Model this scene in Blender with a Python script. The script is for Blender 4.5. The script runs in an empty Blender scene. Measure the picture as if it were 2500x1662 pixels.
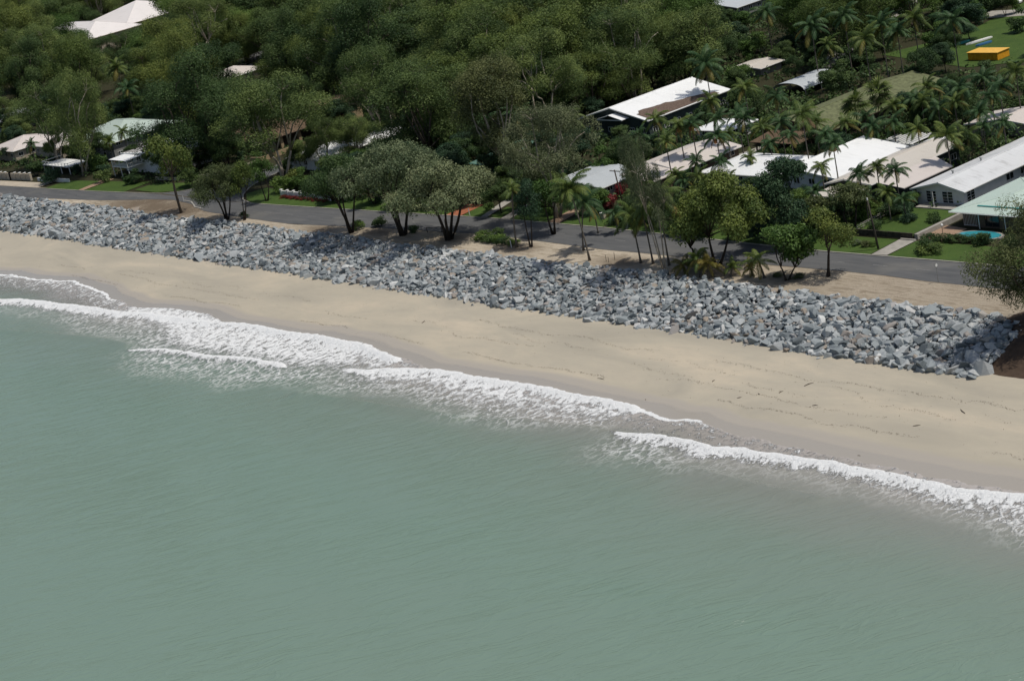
import bpy, math, random
import numpy as np
from mathutils import Vector, Matrix, Quaternion
R = math.radians
random.seed(7)
scene = bpy.context.scene
col = scene.collection

# ------------------------------------------------------------------ camera
F_PX, PITCH, ROLL, YAW, CAM_H = 4870.0, R(16.94), R(11.94), R(53.8), 100.0
_v = np.array([-math.sin(YAW)*math.cos(PITCH), math.cos(YAW)*math.cos(PITCH), -math.sin(PITCH)])
_r = np.array([math.cos(YAW), math.sin(YAW), 0.0])
_u = np.cross(_r, _v)
_R = math.cos(ROLL)*_r - math.sin(ROLL)*_u
_U = math.sin(ROLL)*_r + math.cos(ROLL)*_u
cd = bpy.data.cameras.new('camera'); cam = bpy.data.objects.new('camera', cd); col.objects.link(cam)
m = Matrix.Identity(4)
for i in range(3):
    m[i][0], m[i][1], m[i][2] = _R[i], _U[i], -_v[i]
m[2][3] = CAM_H
cam.matrix_world = m
cd.sensor_width = 36; cd.sensor_fit = 'HORIZONTAL'; cd.lens = F_PX/2500*36
cd.clip_start = 1; cd.clip_end = 20000
scene.camera = cam

# ------------------------------------------------------------------ sky, sun, exposure
SUN_EL, SUN_AZ = R(65), math.atan2(0.84, 0.54)
world = bpy.data.worlds.new('World'); scene.world = world; world.use_nodes = True
wn = world.node_tree.nodes; wl = world.node_tree.links
sky = wn.new('ShaderNodeTexSky'); sky.sky_type = 'NISHITA'; sky.sun_disc = False
sky.sun_elevation = SUN_EL; sky.sun_rotation = SUN_AZ; sky.air_density = 1.0; sky.dust_density = 2.2
wl.new(sky.outputs[0], wn['Background'].inputs[0]); wn['Background'].inputs[1].default_value = 0.085
sd = bpy.data.lights.new('sun', 'SUN'); sun = bpy.data.objects.new('sun', sd); col.objects.link(sun)
sd.energy = 3.3; sd.angle = R(0.6); sd.color = (1.0, 0.95, 0.87)
sdir = Vector((math.cos(SUN_EL)*math.sin(SUN_AZ), math.cos(SUN_EL)*math.cos(SUN_AZ), math.sin(SUN_EL)))
sun.rotation_euler = (-sdir).to_track_quat('-Z', 'Y').to_euler()
sun.location = (-300, 200, 300)
scene.view_settings.view_transform = 'Standard'; scene.view_settings.look = 'None'
scene.view_settings.gamma = 1; scene.view_settings.exposure = -0.05
scene.cycles.max_bounces = 6; scene.cycles.diffuse_bounces = 3; scene.cycles.transmission_bounces = 3
scene.cycles.transparent_max_bounces = 4; scene.cycles.caustics_reflective = False; scene.cycles.caustics_refractive = False

# ------------------------------------------------------------------ helpers
GZ = 4.0                                  # level of the land behind the rock wall
def ray(x, y): return _v*F_PX + _R*(x-1250) - _U*(y-831)
def G(x, y, z=GZ):                        # where the sight line of a photo point meets level z
    d = ray(x, y); t = (z-CAM_H)/d[2]; return np.array([0, 0, CAM_H]) + d*t
def pix(P):
    q = np.array(P, float) - np.array([0, 0, CAM_H]); w = q @ _v
    return 1250 + F_PX*(q @ _R)/w, 831 - F_PX*(q @ _U)/w, F_PX/w
def above(B, x, y):                       # point over base B, in the upright plane facing the viewer
    n = np.array([_v[0], _v[1], 0]); d = ray(x, y); o = np.array([0, 0, CAM_H])
    return o + d*(((np.array(B)-o) @ n)/(d @ n))

def tag(o, label=None, cat=None, group=None, kind=None):
    if label: o['label'] = label
    if cat: o['category'] = cat
    if group: o['group'] = group
    if kind: o['kind'] = kind
    return o
def empty(name, loc, rz=0.0):
    o = bpy.data.objects.new(name, None); col.objects.link(o)
    o.location = [float(c) for c in loc]; o.rotation_euler = (0, 0, rz); o.empty_display_size = 0.5
    return o
def obj(name, me, parent=None, loc=None, rz=0.0):
    o = bpy.data.objects.new(name, me); col.objects.link(o)
    if parent is not None: o.parent = parent
    if loc is not None: o.location = [float(c) for c in loc]
    o.rotation_euler = (0, 0, rz)
    return o
def mesh_np(name, V, Q, mat, smooth=False, attrs=None, n=None):
    """V (n,3) and Q (m,k) arrays of equal-sided faces"""
    V = np.asarray(V, np.float32); Q = np.asarray(Q, np.int32); k = Q.shape[1]
    me = bpy.data.meshes.new(name); me.vertices.add(len(V)); me.vertices.foreach_set('co', V.ravel())
    me.loops.add(Q.size); me.loops.foreach_set('vertex_index', Q.ravel())
    me.polygons.add(len(Q)); me.polygons.foreach_set('loop_start', np.arange(0, Q.size, k, dtype=np.int32))
    me.polygons.foreach_set('loop_total', np.full(len(Q), k, np.int32))
    me.polygons.foreach_set('use_smooth', np.full(len(Q), smooth, bool))
    for an, av in (attrs or {}).items():
        a = me.attributes.new(an, 'FLOAT', 'POINT'); a.data.foreach_set('value', np.asarray(av, np.float32))
    if mat: me.materials.append(mat)
    me.update(calc_edges=True); return me
class MB:
    """collects boxes, slabs and tubes into one mesh"""
    def __init__(s): s.v = []; s.f = []
    def add(s, V, F):
        b = len(s.v); s.v += [tuple(map(float, p)) for p in V]; s.f += [tuple(i+b for i in f) for f in F]; return s
    def box(s, x0, x1, y0, y1, z0, z1):
        return s.add([(x0,y0,z0),(x1,y0,z0),(x1,y1,z0),(x0,y1,z0),(x0,y0,z1),(x1,y0,z1),(x1,y1,z1),(x0,y1,z1)],
                     [(0,3,2,1),(4,5,6,7),(0,1,5,4),(1,2,6,5),(2,3,7,6),(3,0,4,7)])
    def slab(s, poly, t):                 # sheet of thickness t below the given polygon
        n = len(poly); V = list(poly) + [(p[0], p[1], p[2]-t) for p in poly]
        F = [tuple(range(n)), tuple(range(2*n-1, n-1, -1))] + [(i, n+i, n+(i+1) % n, (i+1) % n) for i in range(n)]
        return s.add(V, F)
    def tube(s, pts, rad, k=6, cap=True):
        pts = [np.array(p, float) for p in pts]; V = []; F = []
        for i, p in enumerate(pts):
            d = pts[min(i+1, len(pts)-1)] - pts[max(i-1, 0)]; d = d/(np.linalg.norm(d)+1e-9)
            a = np.cross(d, [0.31, 0.17, 0.93] if abs(d[2]) < .9 else [1, 0, 0]); a /= np.linalg.norm(a); b = np.cross(d, a)
            for j in range(k):
                t = 2*math.pi*j/k; V.append(p + rad[i]*(a*math.cos(t)+b*math.sin(t)))
        for i in range(len(pts)-1):
            for j in range(k):
                F.append((i*k+j, i*k+(j+1) % k, (i+1)*k+(j+1) % k, (i+1)*k+j))
        if cap: F.append(tuple(range(k-1, -1, -1))); F.append(tuple(range((len(pts)-1)*k, len(pts)*k)))
        return s.add(V, F)
    def mesh(s, name, mat, smooth=False):
        me = bpy.data.meshes.new(name); me.from_pydata(s.v, [], s.f); me.materials.append(mat)
        if smooth: me.polygons.foreach_set('use_smooth', np.ones(len(me.polygons), bool))
        me.update(); return me
    def build(s, name, mat, parent=None, smooth=False): return obj(name, s.mesh(name, mat, smooth), parent)

def vnoise(x, y, seed=0):
    x = np.asarray(x, float); y = np.asarray(y, float)
    xi = np.floor(x).astype(np.int64); yi = np.floor(y).astype(np.int64); fx = x-xi; fy = y-yi
    fx = fx*fx*(3-2*fx); fy = fy*fy*(3-2*fy)
    def h(a, b):
        n = (a*374761393 + b*668265263 + seed*982451653) & 0x7fffffff
        n = ((n ^ (n >> 13))*1274126177) & 0x7fffffff
        return ((n ^ (n >> 16)) & 0xffff)/65535.0
    return (h(xi, yi)*(1-fx)+h(xi+1, yi)*fx)*(1-fy) + (h(xi, yi+1)*(1-fx)+h(xi+1, yi+1)*fx)*fy
def fbm(x, y, seed=0, o=4):
    s = 0; a = .5; t = 0
    for i in range(o): s = s + a*vnoise(x*2**i, y*2**i, seed+i*17); t += a; a *= .5
    return s/t
def sstep(a, b, x):
    t = np.clip((x-a)/(b-a), 0, 1); return t*t*(3-2*t)

# ------------------------------------------------------------------ materials
def mat_new(name):
    mt = bpy.data.materials.new(name); mt.use_nodes = True
    nt = mt.node_tree; return mt, nt, nt.nodes['Principled BSDF'], nt.nodes, nt.links
def pos_vec(nt, kind='pos', scale=(1, 1, 1), rot=0.0):
    n = nt.nodes
    if kind == 'pos': src = n.new('ShaderNodeNewGeometry').outputs['Position']
    else: src = n.new('ShaderNodeTexCoord').outputs['Object']
    mp = n.new('ShaderNodeMapping'); mp.inputs['Scale'].default_value = scale; mp.inputs['Rotation'].default_value = (0, 0, rot)
    nt.links.new(src, mp.inputs[0]); return mp.outputs[0]
def noise(nt, vec, scale, detail=4, rough=.55, dist=0.0):
    n = nt.nodes.new('ShaderNodeTexNoise'); n.inputs['Scale'].default_value = scale; n.inputs['Detail'].default_value = detail
    n.inputs['Roughness'].default_value = rough; n.inputs['Distortion'].default_value = dist
    nt.links.new(vec, n.inputs['Vector']); return n.outputs['Fac']
def ramp(nt, fac, stops):
    r = nt.nodes.new('ShaderNodeValToRGB'); e = r.color_ramp.elements
    while len(e) < len(stops): e.new(0.5)
    for i, (p, c) in enumerate(stops):
        e[i].position = p; e[i].color = (*c, 1) if len(c) == 3 else c
    nt.links.new(fac, r.inputs[0]); return r.outputs[0]
def mixc(nt, fac, a, b, mode='MIX'):
    mx = nt.nodes.new('ShaderNodeMix'); mx.data_type = 'RGBA'; mx.blend_type = mode
    for s, val in ((0, fac), (6, a), (7, b)):
        if hasattr(val, 'is_linked'): nt.links.new(val, mx.inputs[s])
        elif s == 0: mx.inputs[0].default_value = val
        else: mx.inputs[s].default_value = (*val, 1)
    return mx.outputs[2]
def math_n(nt, op, a, b=None, clamp=False):
    n = nt.nodes.new('ShaderNodeMath'); n.operation = op; n.use_clamp = clamp
    for i, val in enumerate((a, b)):
        if val is None: continue
        if hasattr(val, 'is_linked'): nt.links.new(val, n.inputs[i])
        else: n.inputs[i].default_value = val
    return n.outputs[0]
def mapr(nt, v, a, b, c=0.0, d=1.0, smooth=True):
    n = nt.nodes.new('ShaderNodeMapRange'); n.interpolation_type = 'SMOOTHSTEP' if smooth else 'LINEAR'
    nt.links.new(v, n.inputs[0])
    for i, x in enumerate((a, b, c, d)): n.inputs[1+i].default_value = x
    return n.outputs[0]
def attr(nt, name):
    a = nt.nodes.new('ShaderNodeAttribute'); a.attribute_name = name; return a.outputs['Fac']
def bump(nt, h, strength, dist=0.1):
    b = nt.nodes.new('ShaderNodeBump'); b.inputs['Strength'].default_value = strength; b.inputs['Distance'].default_value = dist
    nt.links.new(h, b.inputs['Height']); return b.outputs[0]

def simple(name, c, rough=.7, var=.18, scale=1.5, spec=.3, c2=None, metal=0.0, bmp=0.0):
    mt, nt, p, n, l = mat_new(name)
    f = noise(nt, pos_vec(nt), scale, 5, .6)
    c2 = c2 or tuple(x*(1-var*2) for x in c)
    l.new(ramp(nt, f, [(.3, c2), (.65, c)]), p.inputs['Base Color'])
    p.inputs['Roughness'].default_value = rough; p.inputs['Specular IOR Level'].default_value = spec; p.inputs['Metallic'].default_value = metal
    if bmp: l.new(bump(nt, noise(nt, pos_vec(nt), scale*6, 3), bmp, .05), p.inputs['Normal'])
    return mt
def roof_mat(name, c, dirt=(.25, .24, .22), rough=.45, rib=5.0, dirt_amt=.35, axis='y'):
    mt, nt, p, n, l = mat_new(name)
    g = pos_vec(nt, 'pos', (1, .12, 1) if axis == 'x' else (.12, 1, 1))
    st = noise(nt, g, 1.6, 5, .65); big = noise(nt, pos_vec(nt), .22, 4, .6)
    d = math_n(nt, 'MULTIPLY', mapr(nt, math_n(nt, 'MULTIPLY', st, big), .22, .5), dirt_amt)
    l.new(mixc(nt, d, c, dirt), p.inputs['Base Color'])
    w = n.new('ShaderNodeTexWave'); w.wave_type = 'BANDS'; w.bands_direction = 'Y' if axis == 'y' else 'X'
    w.inputs['Scale'].default_value = rib; w.inputs['Distortion'].default_value = 0
    l.new(pos_vec(nt), w.inputs['Vector'])
    l.new(bump(nt, w.outputs['Fac'], .35, .03), p.inputs['Normal'])
    p.inputs['Roughness'].default_value = rough; p.inputs['Specular IOR Level'].default_value = .35
    return mt
def leaf_mat(name, c, c2, hue=.25, trans=.30):
    """leaf colour varies from clump to clump (attribute, with painted clump shading) and from tree to tree"""
    mt, nt, p, n, l = mat_new(name)
    t = attr(nt, 'tint'); oi = n.new('ShaderNodeObjectInfo')
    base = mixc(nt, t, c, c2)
    k = mapr(nt, oi.outputs['Random'], 0, 1, 1-hue, 1+hue, False)
    hs = n.new('ShaderNodeHueSaturation'); hs.inputs['Saturation'].default_value = .95
    l.new(k, hs.inputs['Value']); l.new(base, hs.inputs['Color'])
    l.new(mapr(nt, oi.outputs['Random'], 0, 1, .515, .485, False), hs.inputs['Hue'])
    l.new(hs.outputs[0], p.inputs['Base Color']); p.inputs['Roughness'].default_value = .55; p.inputs['Specular IOR Level'].default_value = .25
    tr = n.new('ShaderNodeBsdfTranslucent'); l.new(hs.outputs[0], tr.inputs[0])
    mx = n.new('ShaderNodeMixShader'); mx.inputs[0].default_value = trans
    l.new(p.outputs[0], mx.inputs[1]); l.new(tr.outputs[0], mx.inputs[2]); l.new(mx.outputs[0], n['Material Output'].inputs[0])
    return mt
M = {}
M['paperbark'] = leaf_mat('paperbark_leaf', (.044, .085, .022), (.165, .225, .055))
M['dark'] = leaf_mat('dark_leaf', (.026, .060, .018), (.090, .150, .040))
M['olive'] = leaf_mat('olive_leaf', (.052, .092, .018), (.175, .225, .042), .15)
M['grey'] = leaf_mat('grey_green_leaf', (.080, .118, .052), (.235, .275, .135), .15)
M['gumleaf'] = leaf_mat('gum_leaf', (.070, .098, .042), (.20, .225, .11), .12)
M['fresh'] = leaf_mat('fresh_leaf', (.045, .095, .016), (.13, .22, .04))
M['deep'] = leaf_mat('deep_green_leaf', (.020, .050, .024), (.055, .115, .050), .15)
M['brownish'] = leaf_mat('browned_leaf', (.052, .074, .024), (.155, .18, .06), .15)
M['red'] = leaf_mat('red_leaf', (.07, .012, .010), (.26, .035, .022), .1)
M['orange'] = leaf_mat('rusty_leaf', (.13, .035, .018), (.36, .10, .045), .1)
M['frond'] = leaf_mat('frond_leaf', (.045, .085, .016), (.15, .20, .04), .25)
M['frond_dark'] = leaf_mat('dark_frond_leaf', (.022, .060, .020), (.075, .145, .048), .2)
M['frond_yel'] = leaf_mat('yellowing_frond_leaf', (.07, .075, .012), (.23, .19, .035), .2)
M['frond_dead'] = leaf_mat('dead_frond_leaf', (.10, .065, .03), (.22, .15, .075), .2)
M['bark'] = simple('brown_bark', (.13, .105, .08), .9, .3, 1.2, .1)
M['bark_dark'] = simple('dark_bark', (.055, .045, .036), .9, .25, 1.2, .1)
M['bark_pale'] = simple('pale_bark', (.42, .38, .31), .85, .3, .8, .1, (.20, .16, .12))
M['palm_bark'] = simple('palm_bark', (.17, .15, .125), .9, .25, 2.0, .1)
M['fruit'] = simple('palm_fruit', (.42, .17, .05), .6, .2, 4)
M['husk'] = simple('palm_husk', (.36, .26, .14), .8, .2, 3)
M['crownshaft'] = simple('green_crownshaft', (.07, .12, .035), .5, .2, 3)
M['white'] = simple('white_paint', (.74, .74, .71), .6, .06, .8)
M['cream'] = simple('cream_wall', (.46, .40, .31), .8, .1, .6)
M['tan'] = simple('tan_render', (.36, .27, .16), .85, .12, .6)
M['brown'] = simple('brown_timber', (.085, .062, .045), .8, .2, 1.2)
M['timber'] = simple('weathered_timber', (.075, .065, .052), .85, .3, 1.5)
M['darkwall'] = simple('dark_wall', (.045, .06, .058), .7, .2, .8)
M['grey_wall'] = simple('grey_wall', (.24, .24, .23), .8, .15, .8)
M['brick'] = simple('brown_brick', (.17, .125, .09), .85, .2, 4)
M['concrete'] = simple('concrete', (.36, .34, .30), .9, .15, .9, .2, None, 0, .1)
M['paving_red'] = simple('terracotta_paving', (.34, .12, .06), .85, .15, 1.5)
M['paving_tan'] = simple('tan_paving', (.34, .23, .155), .85, .15, 1.5)
M['glass'] = simple('window_glass', (.02, .026, .03), .08, .2, .5, .6)
M['metal'] = simple('grey_metal', (.33, .34, .34), .4, .15, 2, .5, None, .6)
M['blue'] = simple('blue_paint', (.06, .17, .32), .4, .1, 1)
M['teal'] = simple('teal_paint', (.05, .28, .26), .5, .1, 1)
M['yellow'] = simple('yellow_paint', (.72, .33, .02), .5, .12, 1)
M['black'] = simple('black_rubber', (.02, .02, .02), .7, .2, 2)
M['pool'] = simple('pool_water', (.04, .29, .34), .05, .05, .8, .5)
M['wood_grey'] = simple('driftwood', (.12, .10, .08), .9, .2, 3)
M['thatch'] = simple('brown_shingle', (.15, .105, .07), .95, .25, 2.5, .1, None, 0, .3)
M['litter'] = simple('leaf_litter', (.17, .125, .10), .95, .3, 3.5, .1, None, 0, .6)
M['r_white'] = roof_mat('white_roof', (.82, .83, .82), (.42, .42, .40), dirt_amt=.28)
M['r_whitegrey'] = roof_mat('weathered_white_roof', (.62, .63, .63), (.33, .33, .32), dirt_amt=.75)
M['r_cream'] = roof_mat('cream_roof', (.56, .52, .46), (.40, .35, .30), dirt_amt=.35)
M['r_pink'] = roof_mat('pinkish_roof', (.60, .545, .50), (.40, .35, .31), dirt_amt=.35); M['r_off'] = roof_mat('off_white_roof', (.74, .70, .67), (.45, .42, .38), dirt_amt=.3)
M['r_mint'] = roof_mat('mint_roof', (.46, .56, .49), (.40, .42, .36), dirt_amt=.35)
M['r_paleg'] = roof_mat('pale_green_roof', (.42, .50, .44), (.36, .38, .33), dirt_amt=.3)
M['r_green'] = roof_mat('green_roof', (.14, .27, .21), (.2, .22, .2), dirt_amt=.3)
M['r_blue'] = roof_mat('blue_grey_roof', (.46, .49, .50), (.30, .31, .31), dirt_amt=.4)
M['r_olive'] = simple('olive_shingle_roof', (.165, .18, .092), .95, .2, 1.3, .15, (.085, .092, .05), 0, .5)
M['r_lichen'] = roof_mat('grey_roof', (.30, .30, .28), (.2, .19, .17), dirt_amt=.5)

# sand of the beach: dry above, darker and glossier where the swash has wetted it
def make_sand():
    mt, nt, p, n, l = mat_new('beach_sand')
    ps = pos_vec(nt); w = attr(nt, 'wet')
    big = noise(nt, pos_vec(nt, 'pos', (.35, 1, 1)), .09, 5, .6, .6); med = noise(nt, pos_vec(nt, 'pos', (.5, 1, 1)), .5, 5, .65)
    fine = noise(nt, ps, 5, 4, .7)
    c = ramp(nt, big, [(.30, (.325, .300, .242)), (.5, (.41, .371, .291)), (.70, (.505, .438, .332))])
    c = mixc(nt, mapr(nt, med, .35, .7, 0, .35), c, (.345, .317, .262))
    c = mixc(nt, mapr(nt, fine, .2, .8, .0, .22), c, (.33, .28, .2))
    wn_ = math_n(nt, 'ADD', w, math_n(nt, 'MULTIPLY', math_n(nt, 'SUBTRACT', big, .5), .55))
    wet = mapr(nt, wn_, .35, .6)
    c = mixc(nt, wet, c, (.345, .315, .27))
    l.new(c, p.inputs['Base Color'])
    film = mapr(nt, wn_, .74, .84)
    l.new(mapr(nt, film, 0, 1, .85, .2, False), p.inputs['Roughness'])
    p.inputs['Specular IOR Level'].default_value = .4
    l.new(bump(nt, math_n(nt, 'ADD', med, math_n(nt, 'MULTIPLY', fine, .3)), .25, .08), p.inputs['Normal'])
    return mt
M['sand'] = make_sand()
def make_land():
    mt, nt, p, n, l = mat_new('verge_sand_and_soil')
    ps = pos_vec(nt); soil = attr(nt, 'soil'); lit = attr(nt, 'litter')
    big = noise(nt, ps, .16, 5, .65, .8); streak = noise(nt, pos_vec(nt, 'pos', (.25, 1.4, 1), R(-18)), 1.0, 6, .7, .8); fine = noise(nt, ps, 4, 4, .75)
    c = ramp(nt, big, [(.3, (.42, .365, .285)), (.6, (.52, .455, .355))])
    c = mixc(nt, mapr(nt, streak, .48, .62, 0, .7), c, (.22, .18, .125))
    c = mixc(nt, mapr(nt, fine, .45, .75, 0, .5), c, (.21, .165, .11))
    c = mixc(nt, math_n(nt, 'MULTIPLY', lit, mapr(nt, math_n(nt, 'ADD', big, math_n(nt, 'MULTIPLY', fine, .5)), .5, .8)), c, (.115, .09, .062))
    c = mixc(nt, math_n(nt, 'MULTIPLY', lit, .55), c, (.16, .125, .09))
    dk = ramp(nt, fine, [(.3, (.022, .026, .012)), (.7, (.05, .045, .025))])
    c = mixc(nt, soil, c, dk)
    l.new(c, p.inputs['Base Color']); p.inputs['Roughness'].default_value = .95; p.inputs['Specular IOR Level'].default_value = .1
    l.new(bump(nt, math_n(nt, 'ADD', streak, fine), .6, .12), p.inputs['Normal'])
    return mt
M['land'] = make_land()
def make_grass(name, c1, c2, c3):
    mt, nt, p, n, l = mat_new(name); ps = pos_vec(nt)
    a = noise(nt, ps, .22, 6, .7, .5); f = noise(nt, ps, 3.5, 5, .75)
    c = ramp(nt, a, [(.3, c1), (.65, c2)]); c = mixc(nt, mapr(nt, f, .35, .75, 0, .7), c, c3)
    l.new(c, p.inputs['Base Color']); p.inputs['Roughness'].default_value = .8; p.inputs['Specular IOR Level'].default_value = .15
    l.new(bump(nt, f, .8, .12), p.inputs['Normal']); return mt
M['grass'] = make_grass('lawn_grass', (.028, .064, .012), (.052, .10, .018), (.085, .108, .03))
M['grass_rough'] = make_grass('rough_grass', (.06, .085, .02), (.10, .12, .035), (.17, .145, .07))
def make_asphalt():
    mt, nt, p, n, l = mat_new('asphalt'); ps = pos_vec(nt)
    a = noise(nt, pos_vec(nt, 'pos', (.12, 1, 1)), .9, 5, .65, .4); b = noise(nt, ps, .12, 4, .6); f = noise(nt, ps, 6, 3, .7)
    c = ramp(nt, a, [(.3, (.070, .073, .076)), (.7, (.115, .116, .115))])
    c = mixc(nt, mapr(nt, b, .5, .75, 0, .55), c, (.15, .145, .13)); c = mixc(nt, mapr(nt, f, .5, .8, 0, .3), c, (.14, .13, .12))
    l.new(c, p.inputs['Base Color']); p.inputs['Roughness'].default_value = .85; p.inputs['Specular IOR Level'].default_value = .25
    l.new(bump(nt, f, .3, .03), p.inputs['Normal']); return mt
M['asphalt'] = make_asphalt()
M['paint'] = simple('worn_road_paint', (.24, .24, .23), .7, .25, 2.5)
def make_stone():
    mt, nt, p, n, l = mat_new('quarry_stone')
    t = attr(nt, 'tint'); oi = n.new('ShaderNodeObjectInfo')
    tt = math_n(nt, 'FRACT', math_n(nt, 'ADD', t, math_n(nt, 'MULTIPLY', oi.outputs['Random'], 3.7)))
    c = ramp(nt, tt, [(0, (.075, .092, .10)), (.25, (.205, .235, .245)), (.5, (.305, .333, .34)), (.80, (.40, .418, .415)), (.86, (.30, .245, .185)), (.92, (.27, .25, .235)), (.975, (.56, .57, .555))])
    c.node.color_ramp.interpolation = 'LINEAR'
    f = noise(nt, pos_vec(nt), 2.2, 6, .7)
    c = mixc(nt, mapr(nt, f, .35, .8, 0, .5), c, (.22, .23, .235))
    l.new(c, p.inputs['Base Color']); p.inputs['Roughness'].default_value = .8; p.inputs['Specular IOR Level'].default_value = .3
    l.new(bump(nt, f, .5, .12), p.inputs['Normal']); return mt
M['stone'] = make_stone()
M['dirt'] = simple('brown_earth', (.085, .060, .043), .95, .3, 1.2, .1, (.06, .042, .03), 0, .8)
def make_water():
    mt, nt, p, n, l = mat_new('sea_water')
    dep = attr(nt, 'depth'); fo = attr(nt, 'foam'); lace = attr(nt, 'lace')
    big = noise(nt, pos_vec(nt, 'pos', (.5, 1, 1)), .03, 4, .55, .5)
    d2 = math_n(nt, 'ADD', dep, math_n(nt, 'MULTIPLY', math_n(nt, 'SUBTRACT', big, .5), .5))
    c = ramp(nt, d2, [(0, (.42, .385, .355)), (.14, (.305, .285, .255)), (.30, (.205, .218, .186)), (.55, (.172, .226, .180)), (.9, (.164, .236, .184))])  # shallow end lightened in colour to carry sky reflection on the thin film
    # foam: dense where the wave has just broken, open lace further out
    v1 = pos_vec(nt, 'pos', (1.2, .72, 1), R(-15))
    nA = noise(nt, v1, .8, 6, .7, .6); nB = noise(nt, v1, 2.9, 4, .8, .3)
    vo = n.new('ShaderNodeTexVoronoi'); vo.feature = 'DISTANCE_TO_EDGE'; vo.inputs['Scale'].default_value = .62
    dv = n.new('ShaderNodeVectorMath'); dv.operation = 'ADD'
    cn = n.new('ShaderNodeTexNoise'); cn.inputs['Scale'].default_value = .8; cn.inputs['Detail'].default_value = 3; l.new(v1, cn.inputs[0])
    sc = n.new('ShaderNodeVectorMath'); sc.operation = 'SCALE'; sc.inputs['Scale'].default_value = 2.2
    l.new(cn.outputs['Color'], sc.inputs[0]); l.new(v1, dv.inputs[0]); l.new(sc.outputs[0], dv.inputs[1]); l.new(dv.outputs[0], vo.inputs['Vector'])
    mixn = math_n(nt, 'ADD', math_n(nt, 'MULTIPLY', nA, .55), math_n(nt, 'MULTIPLY', nB, .45))
    dense = mapr(nt, math_n(nt, 'ADD', mixn, math_n(nt, 'MULTIPLY', math_n(nt, 'SUBTRACT', fo, .5), .5)), .515, .575)
    dense = math_n(nt, 'MULTIPLY', dense, mapr(nt, fo, .03, .12))
    la = math_n(nt, 'SUBTRACT', 1.0, mapr(nt, vo.outputs['Distance'], .0, .22))
    la = math_n(nt, 'MULTIPLY', math_n(nt, 'MULTIPLY', la, lace), mapr(nt, nA, .36, .52))
    foam = math_n(nt, 'MAXIMUM', dense, math_n(nt, 'MULTIPLY', la, .8), True)
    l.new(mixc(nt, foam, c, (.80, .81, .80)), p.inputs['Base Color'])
    l.new(mapr(nt, foam, 0, 1, .16, .75, False), p.inputs['Roughness'])
    p.inputs['IOR'].default_value = 1.33; p.inputs['Specular IOR Level'].default_value = .5
    wv = pos_vec(nt, 'pos', (1, 1, 1), -R(58)); 
    mp = n.new('ShaderNodeMapping'); mp.inputs['Scale'].default_value = (.30, 1, 1); l.new(wv, mp.inputs[0])
    r1 = noise(nt, mp.outputs[0], .42, 4, .55, 1.3); r2 = noise(nt, mp.outputs[0], 1.5, 3, .6, .8)
    r1 = math_n(nt, 'ABSOLUTE', math_n(nt, 'SUBTRACT', r1, .5)); r1 = math_n(nt, 'SUBTRACT', .5, math_n(nt, 'POWER', math_n(nt, 'MULTIPLY', r1, 2.0), .7))
    h = math_n(nt, 'ADD', math_n(nt, 'MULTIPLY', r1, .85), math_n(nt, 'MULTIPLY', r2, .3))
    b1 = bump(nt, math_n(nt, 'MULTIPLY', h, mapr(nt, big, .3, .7, .4, 1.15)), .62, .32)
    b2 = n.new('ShaderNodeBump'); b2.inputs['Strength'].default_value = 1.0; b2.inputs['Distance'].default_value = .5
    l.new(math_n(nt, 'MULTIPLY', foam, mixn), b2.inputs['Height']); l.new(b1, b2.inputs['Normal'])
    l.new(b2.outputs[0], p.inputs['Normal'])
    return mt
M['water'] = make_water()

# ------------------------------------------------------------------ ground: beach, land, sea
def beach_z(x, y):
    z = np.interp(y, [-3000, 60, 140, 178, 204, 214, 222], [-9, -4.5, -1.9, 0.0, 1.2, 1.7, 1.9])
    z = z + .16*(fbm(x*.03, y*.07, 3)-.5)*sstep(176, 190, y) + .05*(fbm(x*.2, y*.3, 9)-.5)*sstep(180, 190, y)
    return z
def land_z(x, y):
    z = np.interp(y, [213, 219, 222, 229, 240, 4000], [1.2, 3.9, 4.0, 4.0, 4.0, 4.0])
    m_ = sstep(219, 222, y)*(1-sstep(226.5, 228.8, y))
    return z + m_*(.35*(fbm(x*.13, y*.25, 21)-.45) + .12*(fbm(x*.6, y*.6, 5)-.5))
def grid(xs, ys):
    X, Y = np.meshgrid(xs, ys); nx, ny = len(xs), len(ys)
    i = np.arange(nx*ny).reshape(ny, nx)
    Q = np.stack([i[:-1, :-1], i[:-1, 1:], i[1:, 1:], i[1:, :-1]], -1).reshape(-1, 4)
    return X.ravel(), Y.ravel(), Q

# shoreline polylines read from the photograph, laid on the water level
def poly(pts, z): 
    P = np.array([G(x, y, z) for x, y in pts]); o = np.argsort(P[:, 0]); return P[o, 0], P[o, 1]
SWASH1 = poly([(-500,628),(-150,660),(0,670),(30,669),(68,679),(125,683),(183,686),(214,698),(254,710),(271,728),(305,736),(315,744),(339,749),(427,753),(509,766),(549,785),(583,791),(661,803),(734,817),(798,819),(829,829),(876,834),(903,841),(931,856),(992,875),(1039,896),(1124,912),(1209,928),(1293,939),(1361,953),(1422,967),(1500,984),(1597,1004),(1640,1019),(1703,1023),(1737,1038),(1767,1050),(1850,1066),(1980,1096),(2136,1128),(2300,1164),(2500,1195),(2700,1240),(3200,1345),(3700,1445)], .25)
CREST1 = poly([(-500,690),(-150,728),(0,733),(51,733),(102,737),(170,746),(237,754),(305,765),(356,767),(441,778),(526,790),(583,792),(661,805),(734,819),(798,826),(829,835),(876,842),(931,862),(992,882)], .3)
CREST2 = poly([(800,893),(850,899),(903,904),(971,902),(1039,902),(1124,913),(1209,929),(1293,940),(1361,954),(1422,968),(1480,977),(1530,990),(1580,1004)], .3)
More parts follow.
